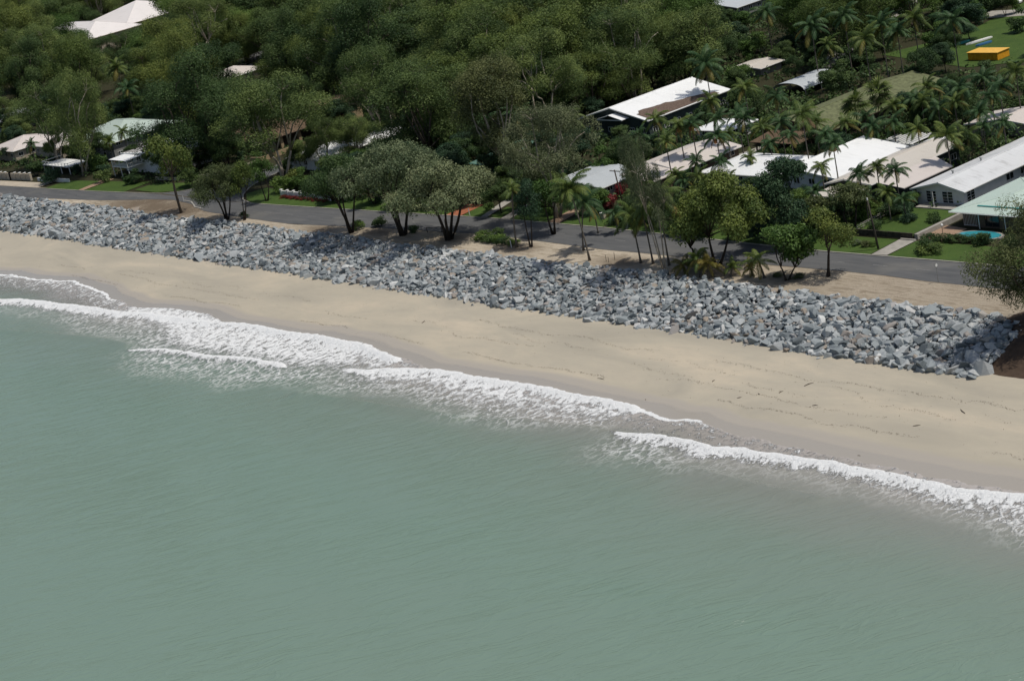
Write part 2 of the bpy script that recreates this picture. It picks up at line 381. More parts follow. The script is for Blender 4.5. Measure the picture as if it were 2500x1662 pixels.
CREST3 = poly([(1440,1042),(1505,1051),(1568,1061),(1610,1067),(1682,1080),(1754,1095),(1814,1098),(1924,1116),(2038,1131),(2136,1152),(2242,1171),(2305,1188),(2369,1199),(2500,1209),(2700,1250),(3200,1372),(3700,1490)], .3)
CREST0 = poly([(270,850),(325,853),(366,852),(403,854),(451,862),(509,870),(576,873),(617,878),(678,888),(712,897)], .35)
SWELL1 = poly([(700,962),(775,970),(870,985),(990,1003),(1124,1022),(1200,1010)], 0)
SWELL2 = poly([(1160,1027),(1280,1030),(1380,1042),(1500,1052)], 0)
SWELL3 = poly([(1560,1120),(1700,1150),(1850,1190),(2050,1230)], 0)
SWELL4 = poly([(-100,800),(60,815),(250,830),(330,850)], 0)
def line(PL, x, pad=4.0):
    xs, ys = PL; y = np.interp(x, xs, ys); on = sstep(xs[0]-.1, xs[0]+pad, x)*(1-sstep(xs[-1]-4, xs[-1]+.1, x))
    return y, on
def shore_arrays(X, Y):
    jit = (fbm(X*.35, X*0+3.3, 31)-.5)*2.0 + (fbm(X*1.1, X*0+7.1, 32)-.5)*1.1
    ysw = np.interp(X, *SWASH1) + jit*.7
    seaward = ysw - Y                                     # > 0 on the wet side
    bz = beach_z(X, Y)
    z = np.where(Y < 178, 0.0, bz*1.0)
    film = np.maximum(0.02, bz+.06)
    z = np.where(seaward > 0, np.maximum(0.0+.02*np.clip(seaward, 0, 5), film), bz-.35*sstep(0, 1.2, -seaward))
    foam = np.zeros_like(X); lace = np.zeros_like(X); patch = .25+.85*sstep(.36, .58, fbm(X*.055, Y*.11, 93))
    # thin bright rim of the swash, bubbly film behind it
    foam = np.maximum(foam, .95*np.exp(-((seaward-.35)/.35)**2)*(.1+.9*sstep(.35, .6, fbm(X*.05, X*0, 41)))*np.interp(X, [-250, -205, -190], [1, 1, .0])*(.55+.9*fbm(X*.8, X*0, 43)) + .8*np.exp(-((seaward-.4)/.45)**2)*sstep(-250, -242, X)*(1-sstep(-206, -196, X))*(.5+fbm(X*.9, X*0, 44)) + .6*np.exp(-((seaward-.35)/.4)**2)*(1-sstep(-395, -385, X))*(seaward > -.1))
    foam = np.maximum(foam, np.where(seaward > 0, .60*np.exp(-(seaward/14)**2), 0)*np.interp(X, [-470, -385, -372, -190, -150], [1, 1, .9, .85, .7]))
    def crest(PL, hgt, dense, tail, tl_noise, wfront=.8, jx=.5):
        nonlocal foam, lace, z
        yc, on = line(PL, X, 16.0); yc = yc + jit*jx
        d = yc - Y                                        # seaward of the crest
        dn = dense*(.6+.8*fbm(X*.06, X*0, tl_noise))*(.18+.82*on)
        e = np.where(d > 0, np.exp(-(d/dn)**1.6), sstep(-wfront*.5, 0, d))*np.minimum(1, on*3)
        foam = np.maximum(foam, e*.86)
        tn = tail*(.5+1.0*fbm(X*.045, Y*.03, tl_noise+5))
        lace = np.maximum(lace, np.where(d > 0, 1-sstep(tn*.4, tn, d), 0)*on*patch)
        foam = np.maximum(foam, np.where(d > 0, .64*(1-sstep(tn*.1, tn*1.0, d)), 0)*on*patch)
        z = z + hgt*on*np.where(d > 0, np.exp(-(d/1.6)**2), np.exp(-(d/.45)**2))
    crest(CREST1, .62, 5.6, 12, 51); crest(CREST2, .55, 5.0, 15, 61); crest(CREST3, .62, 5.2, 12, 71); crest(CREST0, .62, 2.8, 5.5, 81)
    # broad foam sheet left by the wave that has run up in the middle of the beach
    yb = np.interp(X, *SWASH1); m_ = sstep(-382, -372, X)*(1-sstep(-292, -268, X)); dd = yb - Y
    wd = np.interp(X, [-385, -360, -345, -320, -300, -280, -265], [6, 12, 19, 22, 21, 12, 4])*(.75+.5*fbm(X*.06, Y*.05, 91))
    foam = np.maximum(foam, m_*np.where(dd > 0, .70*(1-sstep(.4, 1.05, dd/wd)), 0))
    lace = np.maximum(lace, m_*np.where(dd > 0, 1-sstep(.8, 1.3, dd/wd), 0))
    for PL, hh, ww in ((SWELL1, .5, 1.8), (SWELL2, .42, 1.7), (SWELL3, .36, 2.0), (SWELL4, .42, 1.8)):
        yc, on = line(PL, X); d = yc - Y; z = z + hh*on*np.where(d > 0, np.exp(-(d/ww)**2), np.exp(-(d/(ww*.5))**2))
    sw = sstep(10, 40, seaward)*(.05*np.sin((Y*.8+X*.25)*.55+4*fbm(X*.03, Y*.03, 13)) + .10*(fbm(X*.10+Y*.02, Y*.22, 15)-.5))
    z = z + sw
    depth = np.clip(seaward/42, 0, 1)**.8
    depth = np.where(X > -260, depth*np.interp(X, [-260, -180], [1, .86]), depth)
    return z, foam, lace, depth
xs = np.concatenate([[-6000, -3000, -1500, -900, -700, -600], np.arange(-540, -90, .55), [-80, -50, 0, 200, 800, 2500, 6000]])
ys = np.concatenate([[-6000, -3000, -1200, -400, -100, 0, 40], np.arange(60, 120, 2.5), np.arange(120, 146, .9), np.arange(146, 191, .30)])
X, Y, Q = grid(xs, ys); Z, FO, LA, DE = shore_arrays(X, Y)
far = (X < -545) | (X > -88); Z = np.where(far & (Y < 176), 0, Z)
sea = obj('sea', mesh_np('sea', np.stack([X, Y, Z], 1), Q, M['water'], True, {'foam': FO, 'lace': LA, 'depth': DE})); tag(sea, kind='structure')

xs = np.concatenate([[-6000, -3000, -1200, -800, -650], np.arange(-600, -90, 1.6), [-60, 0, 200, 1000, 6000]])
ys = np.concatenate([[-6000, -1000, 0, 60, 100, 130, 150, 165], np.arange(172, 223, .7)])
X, Y, Q = grid(xs, ys)
WET = 1-sstep(0, 1, (Y-np.interp(X, *SWASH1))/np.interp(X, [-450, -300, -200, -140], [9, 9, 10, 12]))
beach = obj('beach', mesh_np('beach', np.stack([X, Y, beach_z(X, Y)], 1), Q, M['sand'], True, {'wet': WET})); tag(beach, kind='structure')

ROAD_FAR = ([-900,-600,-537,-487,-456,-410,-378,-324,-291,-234,-203,0,800], [222,223,226.6,230,233.0,233.2,235.1,238.8,239.5,238.4,239.5,243,260])
ROAD_NEAR = ([-900,-600,-530,-470,-452,-443,-432,-420,-400,-380,-350,-314,-278,-214,-200,0,800], [212,214,218,225,229.3,230.4,229.0,225.5,224.2,223.8,227,230.2,228.9,231,230.4,234,250])
road_far = lambda x: np.interp(x, *ROAD_FAR); road_near = lambda x: np.interp(x, *ROAD_NEAR)
xs = np.concatenate([[-6000, -3000, -1500, -1000, -800, -650], np.arange(-600, -100, 1.6), [-60, 0, 200, 1000, 6000]])
ys = np.concatenate([np.arange(213, 241, .8), [245, 260, 300, 400, 600, 900, 1500, 3000, 6000]])
X, Y, Q = grid(xs, ys); ZL = land_z(X, Y)
ZL = np.where((Y > road_near(X)-.9) & (Y < 239), np.minimum(ZL, 3.98), ZL)
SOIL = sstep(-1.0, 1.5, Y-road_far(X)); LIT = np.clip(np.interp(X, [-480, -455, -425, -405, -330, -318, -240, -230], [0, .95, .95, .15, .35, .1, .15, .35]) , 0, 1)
for bx, by, rr in ((-366,223,7),(-346,225,8),(-322,226,6),(-300,225,7),(-268,224,8),(-245,225,9),(-228,225,5)):
    LIT = np.maximum(LIT, .8*np.exp(-(((X-bx)/rr)**2+((Y-by)/3.2)**2)))
land = obj('land', mesh_np('land', np.stack([X, Y, ZL], 1), Q, M['land'], True, {'soil': SOIL, 'litter': LIT})); tag(land, kind='structure')

def strip(name, xs, lo, hi, z, mat, ny=3):
    """sheet between two edge functions of x"""
    xs = np.asarray(xs, float); V = []; n = len(xs)
    for j in range(ny):
        t = j/(ny-1); V.append(np.stack([xs, lo(xs)*(1-t)+hi(xs)*t, np.full(n, z)], 1))
    i = np.arange(n*ny).reshape(ny, n); Q = np.stack([i[:-1, :-1], i[:-1, 1:], i[1:, 1:], i[1:, :-1]], -1).reshape(-1, 4)
    return obj(name, mesh_np(name, np.concatenate(V), Q, mat))
RX = np.concatenate([np.arange(-700, -460, 6), np.arange(-460, -400, 1.0), np.arange(-400, -90, 4), [-60, 0]])
rough = lambda x: road_near(x) + .35*(fbm(x*.5, x*0, 77)-.5)
road = tag(strip('road', RX, rough, road_far, 4.03, M['asphalt']), kind='structure')
def sheet(name, pts, z, mat, kind='structure', parent=None):
    me = bpy.data.meshes.new(name); me.from_pydata([(float(p[0]), float(p[1]), z) for p in pts], [], [tuple(range(len(pts)))]); me.materials.append(mat); me.update()
    if me.polygons[0].normal.z < 0: me.flip_normals()
    o = obj(name, me, parent); 
    if kind: tag(o, kind=kind)
    return o
# side street running inland at the corner
SL = [(-455,233.6),(-450,236),(-445.5,241),(-442.5,247),(-441,253),(-441.5,265),(-443.5,285),(-447,330)]
SR = [(-412,233.4),(-417,235.0),(-422.5,238.5),(-427.5,243.5),(-431,249),(-433,256),(-434.5,268),(-436.5,285),(-440,330)]
side_street = sheet('side_street', SL + SR[::-1], 4.034, M['asphalt'])
def kerb_line(name, pts, w=.28, h=.15, z=4.0, mat='concrete'):
    mb = MB(); pts = [np.array(p, float) for p in pts]; L = []; Rr = []
    for i, p in enumerate(pts):
        d = pts[min(i+1, len(pts)-1)]-pts[max(i-1, 0)]; d /= np.linalg.norm(d); nrm = np.array([-d[1], d[0]])
        L.append(p+nrm*w/2); Rr.append(p-nrm*w/2)
    for i in range(len(pts)-1):
        a, b, c, d = L[i], L[i+1], Rr[i+1], Rr[i]
        mb.slab([(a[0], a[1], z+h), (d[0], d[1], z+h), (c[0], c[1], z+h), (b[0], b[1], z+h)], h+.05)
    return tag(mb.build(name, M[mat]), kind='structure')
kerb_line('kerb', [(x, road_far(x)+.16) for x in np.arange(-410.5, -95, 6)])
kerb_line('kerb', [(x, road_far(x)+.16) for x in np.arange(-640, -455, 6)] + SL[:7])
kerb_line('kerb', [(-410.5, 233.36)] + SR[1:8])
kerb_line('kerb', [(-438,230.6),(-434,230.3),(-430,228.6),(-427,227.2),(-424.5,227.0),(-422.5,226.6)], .35)
mk = M['paint']
for xa in np.arange(-560, -180, 9.0):
    if -455 < xa < -400: continue
    yy = (road_near(xa)+road_far(xa))/2; y2 = (road_near(xa+3)+road_far(xa+3))/2
    mb = MB(); mb.slab([(xa, yy-.07, 4.037), (xa+3, y2-.07, 4.037), (xa+3, y2+.07, 4.037), (xa, yy+.07, 4.037)], .003); mb.build('road_marking', mk, road)

# lawns, paths and drives on the house side
def lawn(name, pts, z=4.1, mat='grass'): return sheet(name, pts, z, M[mat])
def along(a, b, off=.32, n=8): return [(x, road_far(x)+off) for x in np.linspace(a, b, n)]
lawn('lawn', along(-196, -218.6) + [(-218.9, 247.3), (-213, 247.6), (-196, 248)])
lawn('lawn', along(-222.3, -244) + [(-244.5, 246.4), (-222.8, 247.3)])
lawn('lawn', [(-233.4, 248.0), (-220.4, 248.2), (-220.4, 262.4), (-240, 262.3), (-241, 248.1)], 4.5)
lawn('lawn', along(-245.5, -263) + [(-264, 252), (-247, 253.5), (-242.0, 252)], 4.1)
lawn('lawn', along(-264, -290) + [(-290, 246), (-264, 247)], 4.1)
lawn('lawn', along(-291, -303.4) + [(-303.4, 246), (-291, 247)], 4.1)
lawn('lawn', along(-307.6, -319) + [(-320.5, 247), (-308, 247)], 4.1)
lawn('lawn', along(-322.2, -326) + [(-328, 246), (-324, 246)], 4.1)
lawn('lawn', along(-328.6, -334) + [(-336, 244.5), (-331, 245.5)], 4.1)
lawn('lawn', along(-339.5, -410.0, n=20) + [(-416.6, 235.6), (-422, 239.0), (-421, 244.5), (-404, 243.0), (-380, 243.5), (-341, 245)], 4.1)
lawn('lawn', [(-458, 234.0), (-451, 236.6), (-446.2, 241.4), (-443.3, 247.2), (-441.8, 253), (-446, 262), (-449, 262), (-449.5, 250), (-456, 243), (-470, 240), (-470, 234)], 4.1)
lawn('lawn', along(-472, -491) + [(-492, 238.5), (-473, 241)], 4.1)
lawn('lawn', along(-494.5, -512) + [(-512, 236), (-496, 238)], 4.1)
lawn('lawn', [(-332, 372), (-296, 360), (-270, 372), (-262, 420), (-330, 432), (-322, 392)], 4.1)
sheet('garden_path', [(-218.9, 239.6), (-222.0, 239.3), (-222.6, 247.2), (-219.1, 247.3)], 4.13, M['concrete'])
sheet('driveway', [(-217.6, 247.2), (-215.0, 247.2), (-214.2, 255.0), (-219.5, 256.0), (-219.3, 249.5)], 4.12, M['paving_tan'])
sheet('driveway', [(-334.6, 238.4), (-339.2, 238.0), (-341, 245.5), (-336, 246)], 4.13, M['paving_red'])
sheet('driveway', [(-326.4, 239.2), (-328.3, 239.0), (-333.5, 250), (-331, 250.5)], 4.13, M['concrete'])
sheet('driveway', [(-319.2, 239.4), (-321.8, 239.3), (-326, 252), (-323, 252.5)], 4.13, M['concrete'])
sheet('driveway', [(-303.8, 239.8), (-307.2, 239.8), (-309.2, 248), (-306, 248)], 4.13, M['paving_tan'])
sheet('driveway', [(-491.6, 230.2), (-494.2, 230.0), (-497, 240), (-493, 240.5)], 4.13, M['paving_tan'])
sheet('driveway', [(-516, 228.5), (-546, 226.5), (-546, 230.5), (-520, 232.5), (-520, 237), (-515.5, 237)], 4.13, M['cream'])
sheet('driveway', [(-301.5, 281), (-294.5, 283), (-294, 301), (-300, 301)], 4.1, M['concrete'])
sheet('driveway', [(-340, 352), (-334, 352), (-372, 440), (-379, 440)], 4.1, M['concrete'])
sheet('driveway', [(-620, 345), (-600, 345), (-640, 430), (-660, 430)], 4.1, M['asphalt'])
sheet('driveway', [(-330, 408), (-300, 414), (-300, 420), (-338, 416)], 4.13, M['concrete'])

# brown earth bank where the rock wall ends
xs = np.arange(-181, -108, .8); ys = np.arange(196, 228, .8); X, Y, Q = grid(xs, ys)
bk = sstep(-179.5, -171, X+ (Y-212)*.18)*sstep(205.0, 215, Y)*(1-sstep(219, 226, Y))*(1-sstep(-150, -118, X+4*fbm(X*.1, Y*.1, 19)))
Zb = np.maximum(beach_z(X, Y), np.where(Y > 213, land_z(X, Y)-.05, -9)) - .08 + bk*(4.4-beach_z(X, Y))*.9 + 1.9*bk*(fbm(X*.3, Y*.3, 6)-.45)+.5*bk*(fbm(X*1.1, Y*1.1, 16)-.5)
Zb = np.where(Y > 216, np.minimum(Zb, 4.5), Zb)
tag(obj('earth_bank', mesh_np('earth_bank', np.stack([X, Y, Zb], 1), Q, M['dirt'], True)), kind='structure')

# ------------------------------------------------------------------ rock wall
rng = np.random.default_rng(11)
def rock_shape(seed):
    """an angular block: a sphere of points cut by a few random planes"""
    r = np.random.default_rng(seed); import bmesh
    bm = bmesh.new(); P = r.normal(size=(15, 3)); P /= np.linalg.norm(P, axis=1)[:, None]; P *= r.uniform(.9, 1.08, (15, 1))
    P = np.clip(P, [-.8, -.8, -.75], [.8, .8, .75]+r.uniform(-.12, .1, 3))*1.12     # blunt, flat-sided blocks
    P = P*np.array([1.05, r.uniform(.68, .95), r.uniform(.5, .78)])
    for p in P: bm.verts.new(p)
    bmesh.ops.convex_hull(bm, input=bm.verts[:]); 
    bmesh.ops.delete(bm, geom=[v for v in bm.verts if not v.link_faces], context='VERTS')
    bmesh.ops.triangulate(bm, faces=bm.faces[:]); bm.verts.ensure_lookup_table(); bm.verts.index_update()
    V = np.array([v.co[:] for v in bm.verts]); F = np.array([[v.index for v in f.verts] for f in bm.faces]); bm.free(); return V, F
SHAPES = [rock_shape(100+i) for i in range(26)]
def wall_z(x, y):
    t = (y-204.4)/(220-204.4); return 1.15 + np.clip(t, 0, 1)**.82*3.25
def rot_rand(r):
    q = Quaternion((0, 0, 1), r.uniform(0, 6.28)); a = r.uniform(0, 6.28)
    return Quaternion((math.cos(a), math.sin(a), 0), abs(r.normal())*.55) @ q
rocks = []
def toe(x): return 204.4 + 1.1*(fbm(np.array(x*.12), np.array(0.), 61)-.5)
def crown_y(x): return 219.6 + 1.6*(fbm(np.array(x*.07), np.array(5.), 62)-.5)
def end_y(x): return 1.0
for layer in range(2):
    x = -640.0
    while x < -173.5:
        far_ = np.interp(x, [-640, -520, -400, -173], [1.7, 1.3, 1.08, 1.0])
        step = .92*far_
        y0, y1 = float(toe(x)), float(crown_y(x)); y = y0 + rng.uniform(-.3, .5)
        if x > -181: y0 = y0 + (x+181)*.2; y1 = y1-(x+181)*.25
        while y < y1:
            s = float(np.clip(rng.lognormal(math.log(.57), .34), .28, 1.4))*far_**.75
            if y < 207.5: s *= rng.uniform(1.0, 1.35)
            if x > -215 and rng.random() < .3: s *= 1.35
            if x > -184: s *= 1.08
            px_, py_ = x+rng.uniform(-.5, .5)*step, y+rng.uniform(-.4, .4)
            rocks.append((px_, py_, float(wall_z(px_, py_)) + rng.uniform(-.25, .22)+ (0.12 if layer else -.15), s, int(rng.integers(len(SHAPES))), rot_rand(rng), rng.random()))
            y += rng.uniform(.75, 1.15)*(s*1.05+.22)
        x += step*rng.uniform(.8, 1.15)
for i in range(34):        # strays at the foot
    x = rng.uniform(-520, -182); rocks.append((x, float(toe(x))-rng.uniform(.5, 1.5), 1.12, rng.uniform(.3, .55), int(rng.integers(len(SHAPES))), rot_rand(rng), rng.random()))
BIG = [(-183.2,204.6,1.7,1.75),(-180.2,204.9,1.75,1.7),(-187.3,204.8,1.6,1.4),(-190.9,205.0,1.6,1.35),(-178.9,207.6,2.4,1.5),(-181.6,207.9,2.6,1.35),(-184.8,207.6,2.4,1.3),(-176.6,206.0,2.0,1.3),(-177.0,209.6,2.9,1.2),(-179.6,211.2,3.3,1.2),
       (-250.5,211.0,3.0,1.7),(-247.0,210.4,2.8,1.6),(-254.0,209.6,2.7,1.4),(-222.0,210.6,2.9,1.35),(-219.4,212.0,3.1,1.3),(-205.0,211.8,3.2,1.5)]
for (x, y, z, s) in BIG: rocks.append((x, y, z, s*.8, int(rng.integers(len(SHAPES))), rot_rand(rng), rng.uniform(.1, .6)))
vis = []
for i, (x, y, z, s, k, q, t) in enumerate(rocks):
    a, b, sc_ = pix((x, y, z)); inside = -10 < a < 2510 and -10 < b < 1670
    vis.append((s*sc_ if inside else 0)*(1 if z > wall_z(x, y)-.1 else .45))
order = np.argsort(vis)[::-1]; top = set(order[:300].tolist())
revet = empty('boulder_revetment', (-330, 212, 1.0)); tag(revet, 'long sloping sea wall of grey quarried boulders between beach and road', 'rock wall')
RM = [mesh_np('rock', V, F, M['stone'], False, {'tint': np.full(len(V), (i*.381) % 1)}) for i, (V, F) in enumerate(SHAPES)]
RV = []; RF = []; RT = []; nb = 0
for i, (x, y, z, s, k, q, t) in enumerate(rocks):
    if i in top:
        o = obj('rock', RM[k], revet); o.rotation_mode = 'QUATERNION'; o.rotation_quaternion = q
        o.location = (x+330, y-212, z-1.0); o.scale = (s, s, s)
    else:
        V, F = SHAPES[k]; mt3 = np.array(q.to_matrix())*s
        RV.append(V @ mt3.T + [x+330, y-212, z-1.0]); RF.append(F+nb); RT.append(np.full(len(V), t)); nb += len(V)
o = obj('rocks', mesh_np('rocks', np.concatenate(RV), np.concatenate(RF), M['stone'], False, {'tint': np.concatenate(RT)}), revet); tag(o, kind='stuff')
# dark packed rubble core closing the boulder gaps; its dark colour paints their shade
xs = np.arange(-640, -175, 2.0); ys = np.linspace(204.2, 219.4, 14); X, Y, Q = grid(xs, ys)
obj('rubble_core', mesh_np('rubble_core', np.stack([X+330, Y-212, wall_z(X, Y)-.75-1.0], 1), Q, simple('shade_dark_rubble', (.07, .075, .08), .95, .3, 2, .1)), revet)

# ------------------------------------------------------------------ plants
def leaves(C, N, size, rng, asp=1.7):
    n = len(C); N = N/np.linalg.norm(N, axis=1)[:, None]
    T = rng.normal(size=(n, 3)); T -= N*np.sum(T*N, 1)[:, None]; T /= np.linalg.norm(T, axis=1)[:, None]; B = np.cross(N, T)
    L = (size*rng.uniform(.6, 1.35, n))[:, None]; W = L/asp
    V = np.stack([C-T*L*.5, C+B*W*.5+N*L*.08, C+T*L*.5, C-B*W*.5+N*L*.08], 1).reshape(-1, 3)
    return V, np.arange(4*n).reshape(n, 4)
def crown_mesh(name, lobes, size, dens, mat, rng, asp=1.7, up=.35, hang=0.0):
    """lobes: (centre, radii) of the leaf clumps"""
    Cs = []; Ns = []; Ts = []
    for c, r in lobes:
        rm = (r[0]*r[1]*r[2])**(1/3.); n = max(8, int(dens*rm*rm/(size*size)))
        d = rng.normal(size=(n, 3)); d /= np.linalg.norm(d, axis=1)[:, None]
        keep = (d[:, 2] > -.35) | (rng.random(n) < .35); d = d[keep]; n = len(d)
        rad = rng.uniform(.25, 1, n)**.45*rng.uniform(.85, 1.12, n)
        P = c + d*rad[:, None]*np.array(r); P[:, 2] -= hang*rng.random(n)*rm
        Cs.append(P); Ns.append(d*np.array([1, 1, 1.1]) + np.array([0, 0, up]) + rng.normal(size=(n, 3))*.55)
        Ts.append(np.clip(rng.uniform(.0, .85) + rng.normal(size=n)*.11 + .12*d[:, 2], 0, 1))  # clump tones stand in for crown shading, upward leaves painted lighter
    C = np.concatenate(Cs); V, Q = leaves(C, np.concatenate(Ns), size, rng, asp)
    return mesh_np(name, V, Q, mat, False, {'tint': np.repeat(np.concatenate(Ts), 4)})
def limb_path(a, b, rng, sag=.12, n=5):
    a = np.array(a); b = np.array(b); L = np.linalg.norm(b-a); w = rng.normal(size=3)*L*sag*.5; P = []
    for i in range(n):
        t = i/(n-1); P.append(a*(1-t)+b*t + w*math.sin(math.pi*t) + np.array([0, 0, L*.10])*math.sin(math.pi*t))
    return P
KIND = {  # height, width, bare trunk share, lobes, lobe radius, leaf size, density, leaf, bark, stems, flatness
 'paperbark': (26, 20, .16, 112, (1.6, 2.8), .43, 12, 'paperbark', 'bark_pale', 3, 1.0),
 'bigbush':   (26, 20, .03, 125, (1.6, 2.9), .43, 12, 'dark', 'bark', 2, 1.0),
 'forest':    (24, 15, .08, 105, (1.5, 2.5), .43, 12, 'dark', 'bark', 2, 1.0),
 'round':     (10, 10, .20, 60, (1.05, 1.75), .34, 20, 'olive', 'bark_dark', 2, 1.0),
 'deep':      (11, 8.5, .12, 60, (1.0, 1.6), .36, 20, 'deep', 'bark_dark', 1, 1.0),
 'umbrella':  (9, 14, .32, 125, (.9, 1.6), .27, 13, 'grey', 'bark_dark', 4, .8),
 'gum':       (18, 17, .32, 105, (1.0, 1.8), .32, 15, 'gumleaf', 'bark_pale', 3, 1.0),
 'sparse':    (8, 6, .36, 44, (.7, 1.25), .30, 12, 'olive', 'bark_dark', 2, 1.0),
 'garden':    (7, 6.5, .12, 45, (.9, 1.45), .42, 20, 'fresh', 'bark_dark', 2, 1.0),
 'feather':   (9, 6, .10, 60, (.8, 1.3), .42, 16, 'dark', 'bark_dark', 1, 1.0),
 'shrub':     (2.4, 3.4, .02, 22, (.55, .9), .30, 16, 'fresh', 'bark_dark', 3, 1.0),
}
_cache = {}
def tree_meshes(kind, var):
    key = (kind, var)
    if key in _cache: return _cache[key]
    H, W, bare, nl, lr, ls, dens, leaf, bark, stems, flat = KIND[kind]
    rg = np.random.default_rng(abs(hash(kind)) % 1000 if False else sum(map(ord, kind))*13+var*101)
    hc = H*(1-bare)/2; zc = H*bare + hc; lobes = []
    # big masses first, clumps on each of them: an uneven outline with gaps
    nm = 13 if H > 12 else 9
    masses = []
    for i in range(nm):
        a = 2.39996*i+rg.uniform(-.4, .4); e = rg.uniform(-.85, .95)
        rr = rg.uniform(.42, .86)*math.sqrt(max(.12, 1-(max(e, 0)*.85)**2))
        masses.append((np.array([math.cos(a)*W*.5*rr, math.sin(a)*W*.5*rr, zc+hc*.72*e*flat]), rg.uniform(.26, .42)))
    masses.append((np.array([rg.normal()*W*.06, rg.normal()*W*.06, zc+hc*.6]), .34))
    for i in range(nl):
        mc, ms = masses[i % len(masses)]
        d = rg.normal(size=3); d /= np.linalg.norm(d); d[2] = abs(d[2])*1.0 if rg.random() < .74 else d[2]
        rad = rg.uniform(.55, 1.0); r0 = rg.uniform(*lr)
        c = mc + d*rad*np.array([W*.5*ms, W*.5*ms, min(hc, W*.5)*ms*1.05]); c[2] = min(c[2], H-r0*.6); c[2] = max(c[2], H*bare*.8+r0*.4)
        lobes.append((c, (r0*rg.uniform(.9, 1.25), r0*rg.uniform(.9, 1.25), r0*(rg.uniform(.9, 1.3) if H > 15 else rg.uniform(.62, .9)))))
    asp = 3.6 if kind == 'feather' else (2.5 if H > 15 else 1.8)
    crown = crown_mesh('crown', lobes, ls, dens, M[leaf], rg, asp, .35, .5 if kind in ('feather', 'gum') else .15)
    mb = MB(); r0 = H*.014+.05 if H > 3 else .05
    if kind == 'umbrella': r0 = .24
    hubs = []
    for s in range(stems):
        a = 2*math.pi*s/stems+rg.uniform(0, 1); sp = W*.13 if stems > 1 else W*.03
        base = np.array([math.cos(a), math.sin(a), 0])*r0*(1.1 if stems > 1 else 0)
        tip = np.array([math.cos(a)*sp, math.sin(a)*sp, H*(bare+.12)])
        P = limb_path(base, tip, rg, .12); rs = np.linspace(r0*(1 if stems < 3 else .8), r0*.5, len(P)); rs[0] *= 1.35
        mb.tube(P, rs, 6); hubs.append(tip)
    mhubs = []
    for mc, ms in masses:
        h = min(hubs, key=lambda t: np.linalg.norm(t-mc)); P = limb_path(h, mc, rg, .2); mb.tube(P, np.linspace(r0*.5, r0*.2, len(P)), 5); mhubs.append(mc)
    for i, (c, r) in enumerate(lobes):
        mc = mhubs[i % len(masses)]
        if i % 2 == 0: P = limb_path(mc, c, rg, .2, 3); mb.tube(P, [r0*.2, r0*.12, r0*.05], 4, False)
    trunk = mb.mesh('trunk', M[bark], True)
    _cache[key] = (trunk, crown, H, W); return _cache[key]
def repaint(o, mat):                      # another leaf or bark colour on the shared mesh
    if mat: o.material_slots[0].link = 'OBJECT'; o.material_slots[0].material = M[mat]
def place_tree(name, kind, var, base, h, w, label, cat='tree', group=None, leaf=None, bark=None, tilt=(0, 0), rz=None):
    tr, cr, H, W = tree_meshes(kind, var)
    o = empty(name, base, random.uniform(0, 6.28) if rz is None else rz); o.scale = (w/W, w/W, h/H)
    o.rotation_euler[0], o.rotation_euler[1] = tilt
    repaint(obj('trunk' if kind != 'shrub' else 'stems', tr, o), bark)
    repaint(obj('crown' if kind != 'shrub' else 'foliage', cr, o), leaf)
    tag(o, label, cat, group); return o
def tree_b(name, kind, var, bpx, top_y, wpx, label, lean_x=None, **k):   # from the photographed foot and top
    B = G(*bpx); B[2] = GZ - .05; T = above(B, lean_x if lean_x is not None else bpx[0]-(bpx[1]-top_y)*.19, top_y)
    s = pix(B)[2]; side = (T-B)[:2] @ _r[:2]; h = T[2]-GZ
    ang = math.atan2(side, h) * .8
    tl = (ang*-_r[1]*1.0, ang*_r[0]) if lean_x is not None else (0, 0)
    o = place_tree(name, kind, var, B, h, wpx/s, label, **k)
    if lean_x is not None:
        ax = Vector((-_r[1], _r[0], 0)); q = Quaternion(ax, ang); z = Quaternion((0, 0, 1), o.rotation_euler[2])
        o.rotation_mode = 'QUATERNION'; o.rotation_quaternion = q @ z
    return o
def tree_t(name, kind, var, tpx, h, w, label, **k):                     # from the photographed top and a height
    B = G(tpx[0], tpx[1], GZ+h); B[2] = GZ-.05; return place_tree(name, kind, var, B, h, w, label, **k)

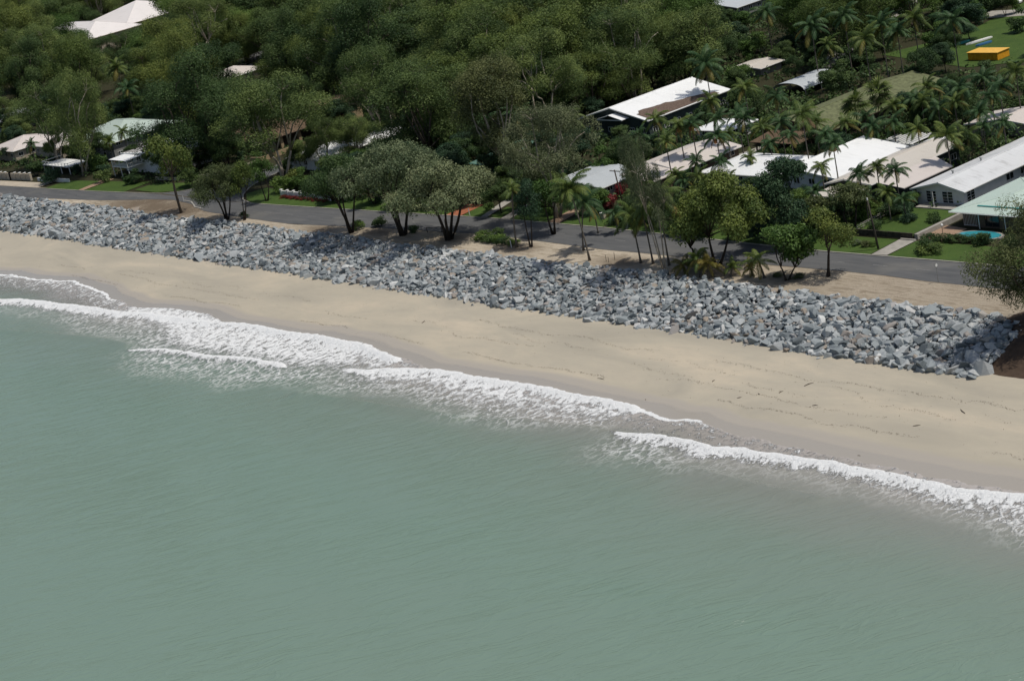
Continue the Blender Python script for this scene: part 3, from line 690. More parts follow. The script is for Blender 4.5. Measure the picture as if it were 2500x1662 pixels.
# palms --------------------------------------------------------------
def frond_mesh(elev, L, droop, mat, seed, nl=22, width=1.0, lw=.17):
    rg = np.random.default_rng(seed); V = []; F = []; T = []
    pts = []; d = R(elev); p = np.array([0., 0., 0.]); n = 9
    for i in range(n+1):
        pts.append(p.copy()); p = p + np.array([math.cos(d), 0, math.sin(d)])*L/n; d -= R(droop)/n*(1+.6*i/n)
    pts = np.array(pts)
    def at(t): 
        i = min(int(t*n), n-1); f = t*n-i; return pts[i]*(1-f)+pts[i+1]*f, (pts[i+1]-pts[i])/np.linalg.norm(pts[i+1]-pts[i])
    for i in range(n):                     # midrib
        w0, w1 = .06*(1-i/n)+.012, .06*(1-(i+1)/n)+.012; b = len(V)
        V += [pts[i]+[0, w0, 0], pts[i]+[0, -w0, 0], pts[i+1]+[0, -w1, 0], pts[i+1]+[0, w1, 0]]; F.append((b, b+1, b+2, b+3)); T += [.95]*4
    for j in range(nl):
        t = .10+.89*j/(nl-1); c, tg = at(t); ll = width*math.sin(math.pi*(t*.80+.16))**.7*L/4
        for s in (-1, 1):
            nrm = np.cross(tg, [0, s, 0]); nrm = nrm*np.sign(nrm[2]+1e-6)
            dr = np.array([0, s, 0])*.80 + tg*.55 + np.array([0, 0, -.42-.25*rg.random()])
            dr /= np.linalg.norm(dr); side = tg*lw*.5*(L/4)**.5
            b = len(V); mid = c+dr*ll*.5+np.array([0, 0, .06*ll]); tip = c+dr*ll+np.array([0, 0, -.20*ll])
            V += [c-side*.5, c+side*.5, mid+side, mid-side, tip]; F += [(b, b+1, b+2, b+3), (b+3, b+2, b+4, b+4)]; T += [float(np.clip(.45+.25*rg.normal(), 0, 1))]*5
    me = bpy.data.meshes.new('frond'); me.from_pydata([tuple(map(float, v)) for v in V], [], [f if f[3] != f[2] else f[:3] for f in F]); me.materials.append(M[mat])
    a = me.attributes.new('tint', 'FLOAT', 'POINT'); a.data.foreach_set('value', np.array(T, np.float32)); me.update(); return me
def fan_mesh(elev, L, mat, seed):
    V = [(0, .03, 0), (0, -.03, 0)]; F = []; T = [.9, .9]; e = R(elev); hub = np.array([math.cos(e), 0, math.sin(e)])*L*.45
    V += [tuple(hub+[0, -.03, 0]), tuple(hub+[0, .03, 0])]; F.append((0, 1, 2, 3)); T += [.9, .9]
    for j in range(16):
        a = R(-115+230*j/15); fw = np.array([math.cos(e-.25), 0, math.sin(e-.25)]); dr = fw*math.cos(a)+np.array([0, 1, 0])*math.sin(a)
        q = np.cross(dr, [0, 0, 1]); q = q/np.linalg.norm(q)*.10; b = len(V)
        for P in (hub, hub+dr*L*.35+q, hub+dr*L*.62+[0, 0, -.22*L*.5], hub+dr*L*.35-q): V.append(tuple(P))
        F.append((b, b+1, b+2, b+3)); T += [.3+.04*j]*4
    me = bpy.data.meshes.new('frond'); me.from_pydata([tuple(map(float, v)) for v in V], [], F); me.materials.append(M[mat])
    a = me.attributes.new('tint', 'FLOAT', 'POINT'); a.data.foreach_set('value', np.array(T, np.float32)); me.update(); return me
ELEV = [72, 52, 30, 8, -18]; DROOP = [70, 85, 80, 70, 45]
FR = {m_: [frond_mesh(e, 4.0, d, m_, 40+i) for i, (e, d) in enumerate(zip(ELEV, DROOP))] for m_ in ('frond', 'frond_dark', 'frond_yel', 'frond_dead')}
FAN = {m_: [fan_mesh(e, 2.4, m_, 60+i) for i, e in enumerate((75, 48, 22, -5, -30))] for m_ in ('frond', 'frond_dark', 'frond_dead')}
def palm(name, base, top, label, L=4.0, n=18, leaf='frond', fan=False, fruit=False, group=None, r0=.17, seed=0, skirt=0, curve=.5, cat='palm', old='frond_yel'):
    rg = np.random.default_rng(seed+500); B = np.array(base, float); Tt = np.array(top, float)-B
    o = empty(name, B); h = Tt[2]; tag(o, label, cat, group)
    if h > .8:
        c = np.array([Tt[0], Tt[1], 0]); P = []; 
        for i in range(9):
            t = i/8; P.append(c*(t**(1+curve)) + np.array([0, 0, h*t]))
        rs = [r0*(1.0-.42*i/8) for i in range(9)]; rs[0] = r0*1.7; rs[1] = r0*1.05
        MB().tube(P, rs, 8).build('trunk', M['palm_bark'], o, True)
    else: MB().tube([(0, 0, 0), (Tt[0]*.6, Tt[1]*.6, h*.6), tuple(Tt)], [r0*1.3, r0*1.2, r0], 8).build('trunk', M['palm_bark'], o, True)
    if fruit:
        ff = MB(); 
        for k in range(5):
            a = rg.uniform(0, 6.28); q = Tt + np.array([math.cos(a)*.4, math.sin(a)*.4, -.9]); ff.tube([q+[0, 0, .35], q+[0, 0, .1], q-[0, 0, .35], q-[0, 0, .6]], [.05, .26, .28, .08], 6)
        ff.build('fruit_cluster', M['fruit' if fruit == 'o' else 'husk'], o, True)
        MB().tube([Tt-[0, 0, .9], Tt-[0, 0, .1], Tt+[0, 0, .25]], [r0*.95, r0*.85, r0*.3], 8).build('crownshaft', M['crownshaft'], o, True)
    lib = FAN if fan else FR
    n = int(n*1.3)
    for k in range(n+skirt):
        t = k/max(1, n-1); idx = min(4, int(t*4.99)) if k < n else 4
        lf = leaf if k < n-2 else (old if k < n else 'frond_dead'); lf = lf if lf in lib else 'frond_dead'
        fo_ = obj('frond', lib[lf][idx], o, Tt+np.array([0, 0, .05]), k*2.39996+rg.uniform(-.5, .5))
        s = 1.18*L/(2.4 if fan else 4.0)*rg.uniform(.68, 1.15); fo_.scale = (s, s, s*rg.uniform(.8, 1.15)); fo_.rotation_euler[1] = R(rg.uniform(-16, 16)) + (R(25) if k >= n else 0); fo_.rotation_euler[0] = R(rg.uniform(-22, 22))
    return o
def palm_b(name, bpx, hpx, label, **k):
    B = G(*bpx); B[2] = land_z(B[0], B[1])-.08; T = above(B, *hpx); return palm(name, B, T, label, **k)
def palm_t(name, hpx, h, label, **k):
    B = G(hpx[0], hpx[1], GZ+h); T = B.copy(); B[2] = GZ-.05; return palm(name, B, T, label, curve=0, **k)

# ------------------------------------------------------------------ houses
FOOT = []                                  # ground plans, kept clear of planting
SOFT = simple('shaded_soffit', (.5, .5, .48), .8, .1, 1)
def part(mb, name, mat, par, sub=None, smooth=False):
    o = mb.build(name, M[mat] if isinstance(mat, str) else mat, sub or par, smooth)
    if sub is None: o.location = -par.location
    return o
def windows(h, axis, plane, spans, z0, z1, frame='white', pane='glass', door=False, out=1):
    """openings on a wall plane: axis 'y' is a wall facing the sea, 'x' a wall facing along the beach"""
    for a, b in spans:
        f = MB(); p = MB(); t = .09
        def bx(mb, a0, a1, c0, c1, d0, d1):
            q0, q1 = sorted((plane+out*d0, plane+out*d1))
            mb.box(a0, a1, q0, q1, c0, c1) if axis == 'y' else mb.box(q0, q1, a0, a1, c0, c1)
        bx(f, a, b, z0, z0+t, .01, .09); bx(f, a, b, z1-t, z1, .01, .09); bx(f, a, a+t, z0+t, z1-t, .01, .09); bx(f, b-t, b, z0+t, z1-t, .01, .09)
        mid = (a+b)/2; bx(f, mid-.05, mid+.05, z0+t, z1-t, .01, .08)
        if door:
            for k in (1, 2, 3):
                zz = z0 + (z1-z0)*k/4; bx(f, a+t, mid-.05, zz-.03, zz+.03, .01, .07); bx(f, mid+.05, b-t, zz-.03, zz+.03, .01, .07)
        fo = part(f, 'door' if door else 'window', frame, h)
        bx(p, a+t*.5, b-t*.5, z0+t*.5, z1-t*.5, .012, .045); p.build('pane', M[pane], fo)
def auto_spans(a, b, w=1.6, gap=3.4):
    n = max(1, int((b-a-1.2)/gap)); s = (b-a)/n; return [(a+s*(i+.5)-w/2, a+s*(i+.5)+w/2) for i in range(n)]
def roof_part(h, polys, mat, t=.16, trim='white'):
    for pl in polys: part(MB().slab(pl, t), 'roof_slope', mat, h)
def house(name, label, x0, x1, y0, y1, ze, zr, roof, wall, kind='gable', xr=None, zf=4.25, ov=.75, trim='white', wins=True, ze1=None, axis=None, ridge=True, cat='house', storeys=1, floor=True, foot=True):
    h = empty(name, ((x0+x1)/2, (y0+y1)/2, 4.0)); tag(h, label, cat)
    if foot: FOOT.append((x0-.3, x1+.3, y0-.3, y1+.3))
    ze1 = ze if ze1 is None else ze1
    a0, a1, b0, b1 = x0+ov, x1-ov, y0+ov, y1-ov
    axis = axis or ('y' if (y1-y0) >= (x1-x0)*.9 else 'x')
    if kind == 'gable':
        xr = (x0+x1)/2 if xr is None else xr
        roof_part(h, [[(x0, y0, ze), (xr, y0, zr), (xr, y1, zr), (x0, y1, ze)], [(xr, y0, zr), (x1, y0, ze1), (x1, y1, ze1), (xr, y1, zr)]], roof)
        zl = ze+(zr-ze)*ov/(xr-x0)-.2; zrr = ze1+(zr-ze1)*ov/(x1-xr)-.2
        V = [(a0, b0, 4.0), (a1, b0, 4.0), (a1, b0, zrr), (xr, b0, zr-.2), (a0, b0, zl)]; V += [(p[0], b1, p[2]) for p in V]
        part(MB().add(V, [(0, 1, 2, 3, 4), (9, 8, 7, 6, 5), (0, 5, 6, 1), (1, 6, 7, 2), (4, 9, 5, 0), (2, 7, 8, 3), (3, 8, 9, 4)]), 'wall', wall, h)
        for yy in (y0-.04, y1+.02):        # barge boards
            mb = MB()
            for (p, q) in (((x0, ze), (xr, zr)), ((xr, zr), (x1, ze1))):
                mb.add([(p[0], yy, p[1]+.03), (q[0], yy, q[1]+.03), (q[0], yy, q[1]-.24), (p[0], yy, p[1]-.24), (p[0], yy+.03, p[1]+.03), (q[0], yy+.03, q[1]+.03), (q[0], yy+.03, q[1]-.24), (p[0], yy+.03, p[1]-.24)],
                       [(0, 1, 2, 3), (7, 6, 5, 4), (0, 4, 5, 1), (1, 5, 6, 2), (2, 6, 7, 3), (3, 7, 4, 0)])
            part(mb, 'barge_board', trim, h)
        if ridge: part(MB().tube([(xr, y0-.05, zr+.02), (xr, y1+.05, zr+.02)], [.13, .13], 6), 'ridge_cap', roof, h)
        for xx, zz, s in ((x0, ze, -1), (x1, ze1, 1)):
            part(MB().box(min(xx, xx+s*.13), max(xx, xx+s*.13), y0, y1, zz-.17, zz-.03), 'gutter', trim, h)
    else:
        hx, hy = (x1-x0)/2, (y1-y0)/2; i = min(hx, hy); cx, cy = (x0+x1)/2, (y0+y1)/2
        if axis == 'y': A = (cx, y0+i, zr); B = (cx, y1-i, zr)
        else: A = (x0+i, cy, zr); B = (x1-i, cy, zr)
        c = [(x0, y0, ze), (x1, y0, ze), (x1, y1, ze), (x0, y1, ze)]
        if np.allclose(A, B): pol = [[c[0], c[1], A], [c[1], c[2], A], [c[2], c[3], A], [c[3], c[0], A]]
        elif axis == 'y': pol = [[c[0], c[1], A], [c[1], c[2], B, A], [c[2], c[3], B], [c[3], c[0], A, B]]
        else: pol = [[c[0], c[1], B, A], [c[1], c[2], B], [c[2], c[3], A, B], [c[3], c[0], A]]
        roof_part(h, pol, roof)
        part(MB().box(a0, a1, b0, b1, 4.0, ze-.12), 'wall', wall, h)
        if ridge:
            for p in c: part(MB().tube([p, A if np.linalg.norm(np.array(p)-A) <= np.linalg.norm(np.array(p)-B) else B], [.1, .1], 5), 'hip_cap', roof, h)
            if not np.allclose(A, B): part(MB().tube([A, B], [.12, .12], 6), 'ridge_cap', roof, h)
        for (ga, gb) in ((0, 1), (1, 2), (2, 3), (3, 0)):
            p, q = c[ga], c[gb]; w = .07
            part(MB().box(min(p[0], q[0])-w, max(p[0], q[0])+w, min(p[1], q[1])-w, max(p[1], q[1])+w, ze-.2, ze-.16-.0) if False else MB().tube([np.array(p)-[0, 0, .12], np.array(q)-[0, 0, .12]], [.09, .09], 4), 'gutter', trim, h)
    if wins:
        for s in range(storeys):
            zb = zf+.95+s*2.9
            windows(h, 'y', b0, auto_spans(a0, a1), zb, zb+1.25, trim, out=-1); windows(h, 'x', a1, auto_spans(b0, b1), zb, zb+1.25, trim, out=1)
    return h
# low white house with the weathered iron roof, French doors under the gable, tiled patio
hA = house('beach_house', 'long low white house with weathered corrugated gable roof and French doors onto a patio', -234.1, -222.0, 264.7, 303, 7.2, 8.65, 'r_whitegrey', 'white', wins=False, xr=-227.6, ov=.8, trim='white')
part(MB().box(-231.6, -222.1, 262.6, 265.5, 4.0, 4.62), 'patio', 'concrete', hA)
for xx in (-233.6, -228.0): part(MB().tube([(xx, 263.4, 4.4), (xx, 263.4 if xx > -230 else 265.0, 7.3)], [.07, .07], 6), 'post', 'blue' if xx < -230 else 'white', hA)
windows(hA, 'y', 265.5, [(-231.2, -228.9), (-227.6, -225.2)], 4.65, 6.85, 'white', door=True, out=-1)
windows(hA, 'x', -222.8, [(266.2, 268.4)], 4.7, 6.8, 'white', door=True, out=1)
windows(hA, 'x', -222.8, [(277.4, 279.6), (281.6, 283.2), (286.5, 288.7), (292, 294.2)], 5.3, 6.6, 'white', out=1)
part(MB().box(-233.3, -231.7, 265.52, 266.2, 4.0, 7.1), 'dark_recess_panel', 'brown', hA)
for yy in (271.5, 279.6): part(MB().tube([(-229.6, yy, 8.0), (-229.6, yy, 8.55), (-229.6, yy, 8.75), (-229.6, yy, 8.85)], [.14, .14, .3, .05], 8), 'roof_vent', 'metal', hA, smooth=True)
# mint roof at the corner, grille and pool
hB = house('beach_house', 'low house with broad mint green roof beside the swimming pool', -217.7, -202, 254.9, 275, 7.0, 8.1, 'r_mint', 'brick', 'hip', ov=1.6, trim='white', wins=False)
part(MB().slab([(-213.5, 257.4, 7.52), (-203, 257.4, 7.52), (-203, 257.7, 7.54), (-213.5, 257.7, 7.54)], .1), 'roof_batten', 'teal', hB)
mb = MB()
for k in range(9): mb.box(-215.9+k*.33, -215.85+k*.33, 256.36, 256.42, 4.3, 6.6)
mb.box(-215.95, -213.15, 256.34, 256.44, 4.25, 4.33); mb.box(-215.95, -213.15, 256.34, 256.44, 6.55, 6.63); part(mb, 'security_grille', 'white', hB)
windows(hB, 'y', 256.5, [(-211.5, -208.5)], 4.3, 6.5, 'brown', out=-1); windows(hB, 'x', -203.6, [(260, 262), (266, 268)], 5.2, 6.4, out=1)
for xx in (-211.9, -206.5): part(MB().tube([(xx, 255.4, 4.1), (xx, 255.4, 6.95)], [.08, .08], 8), 'post', 'white', hB)
# cream gable roof with the roof carried out over a side wing
hC = house('cream_roofed_house', 'house with long plain cream gable roof and dark blue walls beside the white patio house', -255.0, -242.5, 264, 291, 7.0, 8.5, 'r_cream', 'darkwall', xr=-249, ze1=7.75)
part(MB().slab([(-242.5, 265.4, 7.74), (-236.1, 265.4, 7.0), (-236.1, 279.4, 7.0), (-242.5, 282.4, 7.74)], .16), 'roof_slope', 'r_pink', hC)
part(MB().box(-242.45, -237.0, 266.2, 279.0, 4.0, 6.85), 'wall', 'darkwall', hC)
FOOT.append((-243, -235.8, 265, 283))
hC2 = empty('carport', (-247.5, 261, 4)); tag(hC2, 'flat cream carport roof on posts in front of the long cream roof', 'carport')
part(MB().slab([(-252.2, 258.2, 6.95), (-242.6, 258.2, 6.95), (-242.6, 263.6, 7.05), (-252.2, 263.6, 7.05)], .28), 'roof', 'r_cream', hC2)
for xx in (-251.8, -247.4, -243):
    for yy in (258.7, 263.1): part(MB().box(xx-.07, xx+.07, yy-.07, yy+.07, 4, 6.75), 'post', 'white', hC2)
FOOT.append((-252.5, -242, 258, 264))
# bright white pair
house('white_roofed_house', 'bright white hipped roof with pale fascia behind the yellow-green tree', -291, -269.0, 267.2, 281.4, 7.0, 8.7, 'r_white', 'white', 'hip', axis='x')
house('white_roofed_house', 'bright white gable roof climbing away behind the hipped white roof', -268.8, -255.6, 268.6, 290.6, 6.9, 8.5, 'r_white', 'white', xr=-266.9, ze1=6.9)
hV = empty('pergola', (-260.5, 297, 4)); tag(hV, 'white slatted pergola beyond the bright white gable roof', 'pergola')
for k in range(9): part(MB().box(-265+k*1.0, -264.7+k*1.0, 292.3, 300, 6.6, 6.8), 'slat', 'white', hV)
for xx in (-264.8, -256.9):
    for yy in (292.8, 299.4): part(MB().box(xx-.09, xx+.09, yy-.09, yy+.09, 4, 6.45), 'post', 'white', hV)
for yy in (292.8, 299.4): part(MB().box(-265.3, -256.4, yy-.08, yy+.08, 6.45, 6.6), 'beam', 'white', hV)
house('white_roofed_outbuilding', 'small white roof next to the slatted pergola', -256.2, -249.6, 292.4, 298.2, 6.3, 7.1, 'r_white', 'white')
# big olive shingle roof with the brown veranda
hE = house('olive_roofed_house', 'large house with olive green shingle roof and brown veranda among fan palms', -301.5, -281.1, 295.8, 336, 7.5, 9.7, 'r_olive', 'brown', 'gable', trim='brown')
part(MB().box(-296, -284, 289.2, 296.2, 4, 4.9), 'veranda_floor', 'brown', hE)
mb = MB()
for k in range(25): mb.box(-296+k*.5, -295.93+k*.5, 289.2, 289.27, 4.9, 5.8)
mb.box(-296, -284, 289.18, 289.3, 5.8, 5.9); part(mb, 'veranda_rail', 'brown', hE)
part(MB().slab([(-297, 288.6, 6.9), (-283, 288.6, 6.9), (-283, 296.2, 7.7), (-297, 296.2, 7.7)], .14), 'veranda_roof', 'thatch', hE)
for xx in (-295.8, -291.8, -288, -284.2): part(MB().box(xx-.08, xx+.08, 289.2, 289.36, 4.9, 6.85), 'post', 'brown', hE)
FOOT.append((-297, -283, 288, 296))
house('white_roofed_house', 'dazzling small white hipped roof above the row of rusty red leaves', -322.5, -311, 296.5, 306, 6.6, 7.7, 'r_white', 'white', 'hip')
# white roof with the brown litter along its eave
hG = house('high_gabled_house', 'dark house with steep white roof, brown litter on its eave and double gable', -360.5, -336.2, 296.2, 323.6, 8.4, 11.2, 'r_white', 'darkwall', xr=-348.6)
rg0 = np.random.default_rng(3); lp = []
def g_z(x): return 11.2+(x+348.6)/12.4*(8.4-11.2)
top_ = [(min(-336.7, -341.4-2.2*fbm(np.array(t*7.), np.array(.3), 8)+4.6*t**1.3+(1.0 if t < .05 else 0)), 297.4+t*22.5) for t in np.linspace(0, 1, 26)]
pl = [(x, y, g_z(x)+.07) for x, y in top_] ; bot = [(-336.35, y, g_z(-336.35)+.07) for x, y in top_]
mb = MB()
for k in range(25): mb.slab([pl[k], bot[k], bot[k+1], pl[k+1]], .05)
part(mb, 'leaf_litter', 'litter', hG)
part(MB().slab([(-347.6, 294.6, 9.9), (-343.2, 294.6, 8.85), (-343.2, 297.3, 8.85), (-347.6, 297.3, 9.9)], .12), 'gable_hood', 'r_white', hG)
part(MB().slab([(-347.6, 294.6, 9.9), (-347.6, 297.3, 9.9), (-352, 297.3, 8.85), (-352, 294.6, 8.85)], .12), 'gable_hood', 'r_white', hG)
part(MB().box(-352, -343.2, 294.7, 294.85, 8.6, 8.8), 'gable_tie', 'white', hG)
# blue-grey roof and the long pinkish roof behind the palms
house('blue_roofed_house', 'low house with blue grey iron roof behind the red flowering bush', -325, -306.9, 254.9, 268.2, 6.6, 7.3, 'r_blue', 'grey_wall', xr=-316)
hH = house('pink_roofed_house', 'house with long pinkish cream roof behind slender palms', -313, -297.5, 268.4, 287, 6.6, 8.1, 'r_pink', 'brick', xr=-305.4)
part(MB().slab([(-306.6, 260, 7.85), (-297.5, 260, 6.6), (-297.5, 268.4, 6.6), (-306.6, 268.4, 7.85)], .16), 'roof_slope', 'r_pink', hH)
part(MB().box(-306.6, -298.3, 260.8, 268.5, 4, 6.5), 'wall', 'brick', hH); FOOT.append((-307, -297, 259.6, 268.6))
house('green_roofed_house', 'house with deep green hipped roof and dark timber walls among tall trees', -362.2, -350.3, 263.6, 284, 7.0, 9.3, 'r_green', 'darkwall', 'hip', axis='y', trim='teal')
# corner of the side street
house('white_roofed_house', 'white hipped roof dappled with tree shade behind the white garden wall', -443 + 10, -416.9, 258.8, 290, 6.9, 8.7, 'r_white', 'white', 'hip', axis='y')
hK = house('columned_house', 'tan house with brown shingle roof and square columns along the side street', -486, -459, 268, 290, 7.4, 10.6, 'thatch', 'brown', 'hip', ov=2.2, trim='brown', wins=False)
for xx in (-484.8, -479.5, -474, -468.5, -463, -460.2): part(MB().box(xx-.45, xx+.45, 268.4, 269.3, 4, 7.3), 'column', 'tan', hK)
for yy in (275, 281, 287): part(MB().box(-460.6, -459.7, yy-.45, yy+.45, 4, 7.3), 'column', 'tan', hK)
part(MB().box(-468, -456, 291, 300, 4, 11.2), 'upper_block', 'tan', hK); windows(hK, 'x', -456, [(293, 295), (297, 298.6)], 8.2, 9.8, 'brown', out=1); windows(hK, 'x', -456, [(292.5, 296)], 4.8, 6.6, 'brown', 'blue', out=1)
part(MB().slab([(-469, 290.2, 11.5), (-455, 290.2, 11.5), (-455, 301, 11.5), (-469, 301, 11.5)], .3), 'upper_roof', 'thatch', hK)
def wall_run(name, label, pts, h, t, mat, cap=None, cat='wall', z=4.0):
    c = np.mean(np.array(pts), 0); o = empty(name, (c[0], c[1], z)); tag(o, label, cat)
    for i in range(len(pts)-1):
        a, b = np.array(pts[i], float), np.array(pts[i+1], float); d = b-a; L = np.linalg.norm(d); d /= L; nrm = np.array([-d[1], d[0]])*t/2
        def q(p, zz): return (p[0], p[1], zz)
        part(MB().slab([q(a-nrm, z+h), q(b-nrm, z+h), q(b+nrm, z+h), q(a+nrm, z+h)], h), 'wall_panel', mat, o)
        if cap:
            n = max(2, int(L/2.6))
            for k in range(n+1):
                p = a+d*L*k/n; w = t*.5+.12; part(MB().box(p[0]-w, p[0]+w, p[1]-w, p[1]+w, z, z+h+.22), 'pier', mat, o)
                part(MB().box(p[0]-w-.06, p[0]+w+.06, p[1]-w-.06, p[1]+w+.06, z+h+.22, z+h+.32), 'pier_cap', cap, o)
    return o
wall_run('boundary_wall', 'tan rendered boundary wall along the side street in front of the columned house', [(-455.5, 262), (-451.6, 262.5), (-452.6, 281)], 1.3, .3, 'tan')
wall_run('boundary_wall', 'low tan wall beside the grass strip of the side street', [(-474, 243), (-460, 244.5), (-452.5, 253), (-452, 261)], .8, .3, 'cream')
wall_run('garden_wall', 'white garden wall with capped piers and red flowers at its foot', [(-407.2, 240.2), (-385.0, 239.9), (-383.6, 249.5)], 1.35, .3, 'white', 'white')
# white two-storey house with balcony
hL = house('balcony_house', 'white two-storey house with flat panelled roof and timber balcony', -499.5, -473, 247.2, 262, 9.1, 9.75, 'r_white', 'white', zf=4.3, ov=.6, wins=False)
for k in range(5): part(MB().box(-498.6+k*2.1, -497.6+k*2.1, 248, 256, 9.42+.0, 9.46) if False else MB().slab([(-498.8+k*1.9, 247.6, 9.22+k*.09), (-498.2+k*1.9, 247.6, 9.25+k*.09), (-498.2+k*1.9, 257, 9.25+k*.09), (-498.8+k*1.9, 257, 9.22+k*.09)], .05), 'roof_panel_gap', 'brown', hL)
part(MB().box(-496.5, -487.5, 242.6, 247.7, 6.7, 6.95), 'balcony_floor', 'white', hL)
part(MB().slab([(-496.8, 242.2, 8.9), (-487.2, 242.2, 8.9), (-487.2, 247.9, 9.1), (-496.8, 247.9, 9.1)], .12), 'balcony_roof', 'r_white', hL)
mb = MB()
for k in range(19): mb.box(-496.4+k*.49, -496.34+k*.49, 242.62, 242.68, 6.95, 7.85)
mb.box(-496.5, -487.5, 242.6, 242.7, 7.85, 7.95)
for k in range(11): mb.box(-487.6, -487.54, 242.7+k*.48, 242.76+k*.48, 6.95, 7.85)
mb.box(-487.62, -487.5, 242.6, 247.7, 7.85, 7.95); part(mb, 'balcony_rail', 'white', hL)
for xx in (-496.3, -492, -487.7): part(MB().box(xx-.09, xx+.09, 242.62, 242.8, 4, 8.85), 'post', 'white', hL)
windows(hL, 'y', 247.8, [(-496, -493.5), (-491.5, -489)], 7.0, 8.7, out=-1); windows(hL, 'y', 247.8, [(-484, -482), (-478, -476)], 7.4, 8.6, out=-1); windows(hL, 'x', -473.6, [(250, 252), (256, 258)], 7.2, 8.5, out=1)
FOOT.append((-497, -487, 242, 248))
house('green_roofed_house', 'two-storey house with pale grey green roof behind the white balcony house', -546, -517.0, 254, 278, 9.4, 12.8, 'r_paleg', 'grey_wall', 'hip', storeys=2, axis='x')
hN = house('cream_roofed_house', 'house with pinkish hipped roof behind the beige street wall', -567, -547.5, 252.5, 270, 7.5, 10.0, 'r_pink', 'cream', 'hip')
house('cream_roofed_house', 'low pinkish roofed wing at the end of the beige street wall', -585, -567.4, 246.5, 264, 7.4, 9.8, 'r_pink', 'cream', 'hip')
part(MB().box(-551.5, -547, 250.0, 253.2, 6.2, 7.2), 'balcony', 'cream', hN); part(MB().box(-551.2, -550.7, 250.1, 250.6, 4, 6.2), 'post', 'cream', hN); part(MB().box(-547.8, -547.2, 250.1, 250.6, 4, 6.2), 'post', 'cream', hN)
wall_run('boundary_wall', 'beige street wall with pale capped piers by the driveway', [(-570, 230.5), (-541, 232.4), (-530, 233.4)], 2.0, .4, 'cream', 'white')
hD = empty('timber_deck', (-531, 246, 4)); tag(hD, 'white railed timber deck on posts in front of the pinkish hipped house', 'deck'); FOOT.append((-537, -519, 240, 248))
part(MB().box(-536, -519.5, 240.6, 247, 6.1, 6.35), 'deck_floor', 'white', hD)
mb = MB(); mb.box(-536, -519.5, 240.6, 240.72, 7.2, 7.32); mb.box(-536, -535.88, 240.6, 247, 7.2, 7.32); mb.box(-519.6, -519.5, 240.6, 247, 7.2, 7.32); mb.box(-536, -519.5, 240.62, 240.7, 6.7, 6.78)
for k in range(9): mb.box(-536+k*2.05, -535.86+k*2.05, 240.6, 240.74, 6.35, 7.2)
part(mb, 'deck_rail', 'white', hD)
for xx in (-535.8, -530, -525, -519.8):
    for yy in (240.9, 246.7): part(MB().box(xx-.1, xx+.1, yy-.1, yy+.1, 4, 6.1), 'post', 'white', hD)
wall_run('garden_wall', 'low white garden wall below the railed timber deck', [(-526, 233.6), (-509, 235.0)], 1.0, .3, 'white')
# farther back
house('far_house', 'house with blue grey roof half hidden by trees beyond the pinkish roofs', -655, -625, 272, 290, 7.6, 9.6, 'r_blue', 'grey_wall', 'hip', wins=True)
house('far_house', 'big white hipped roof rising above the trees beside the white gable', -815, -760, 374, 402, 10.6, 15.6, 'r_off', 'cream', 'hip', storeys=2, trim='cream')
house('far_house', 'long white gable roof standing up over the forest', -818, -775, 402, 440, 10.4, 17.0, 'r_off', 'cream', 'hip', storeys=2, trim='cream', axis='y')
house('far_house', 'pale roof half sunk in the treetops beyond the forest', -925, -862, 388, 410, 10.6, 14.5, 'r_off', 'cream', 'hip', trim='cream')
house('far_house', 'pinkish roof beside the parked white car deep in the trees', -603, -586, 336, 352, 6.0, 8.2, 'r_pink', 'cream', 'hip')
house('far_house', 'grey house with dark windows at the edge of the tall forest', -448, -424, 416, 440, 7.0, 8.6, 'r_blue', 'grey_wall', 'gable')
house('garden_shed', 'pale flat shed roof at the edge of the tall forest', -364, -352.6, 350.5, 359.5, 6.1, 6.7, 'r_cream', 'grey_wall', 'gable', cat='shed', wins=False)
hS = empty('curved_shelter', (-328, 341, 4)); tag(hS, 'curved silver shelter roof among dark shrubs', 'shelter'); FOOT.append((-334, -322, 333, 348))
mb = MB()
for k in range(10):
    t0, t1 = math.pi*k/10, math.pi*(k+1)/10; xa, za, xb, zb = -328-5*math.cos(t0), 5.6+1.5*math.sin(t0), -328-5*math.cos(t1), 5.6+1.5*math.sin(t1)
    mb.slab([(xa, 334, za), (xb, 334, zb), (xb, 347, zb), (xa, 347, za)], .06)
part(mb, 'roof', 'r_blue', hS)
for xx in (-332.9, -323.1):
    for yy in (334.5, 340, 346.5): part(MB().box(xx-.08, xx+.08, yy-.08, yy+.08, 4, 5.6), 'post', 'metal', hS)
house('far_house', 'pinkish roof showing between palms behind the weathered gable roof', -256, -238, 308, 318, 6.3, 7.6, 'r_pink', 'cream', 'gable', axis='x')
hT = empty('storage_container', (-296.5, 368.5, 4)); tag(hT, 'orange yellow storage container on the lawn', 'container'); FOOT.append((-305, -288, 362, 375)); hT.rotation_euler[2] = 0
part(MB().box(-300.5, -292.0, 366.2, 370.6, 4.15, 5.9), 'body', 'yellow', hT); part(MB().slab([(-300.7, 366.0, 6.0), (-291.8, 366.0, 6.0), (-291.8, 370.8, 6.0), (-300.7, 370.8, 6.0)], .1), 'lid', simple('pale_yellow', (.80, .46, .08), .5, .08, 1), hT)
for k in range(8): part(MB().box(-300.2+k*1.1, -300.0+k*1.1, 366.12, 366.2, 4.2, 5.85), 'rib', 'yellow', hT)

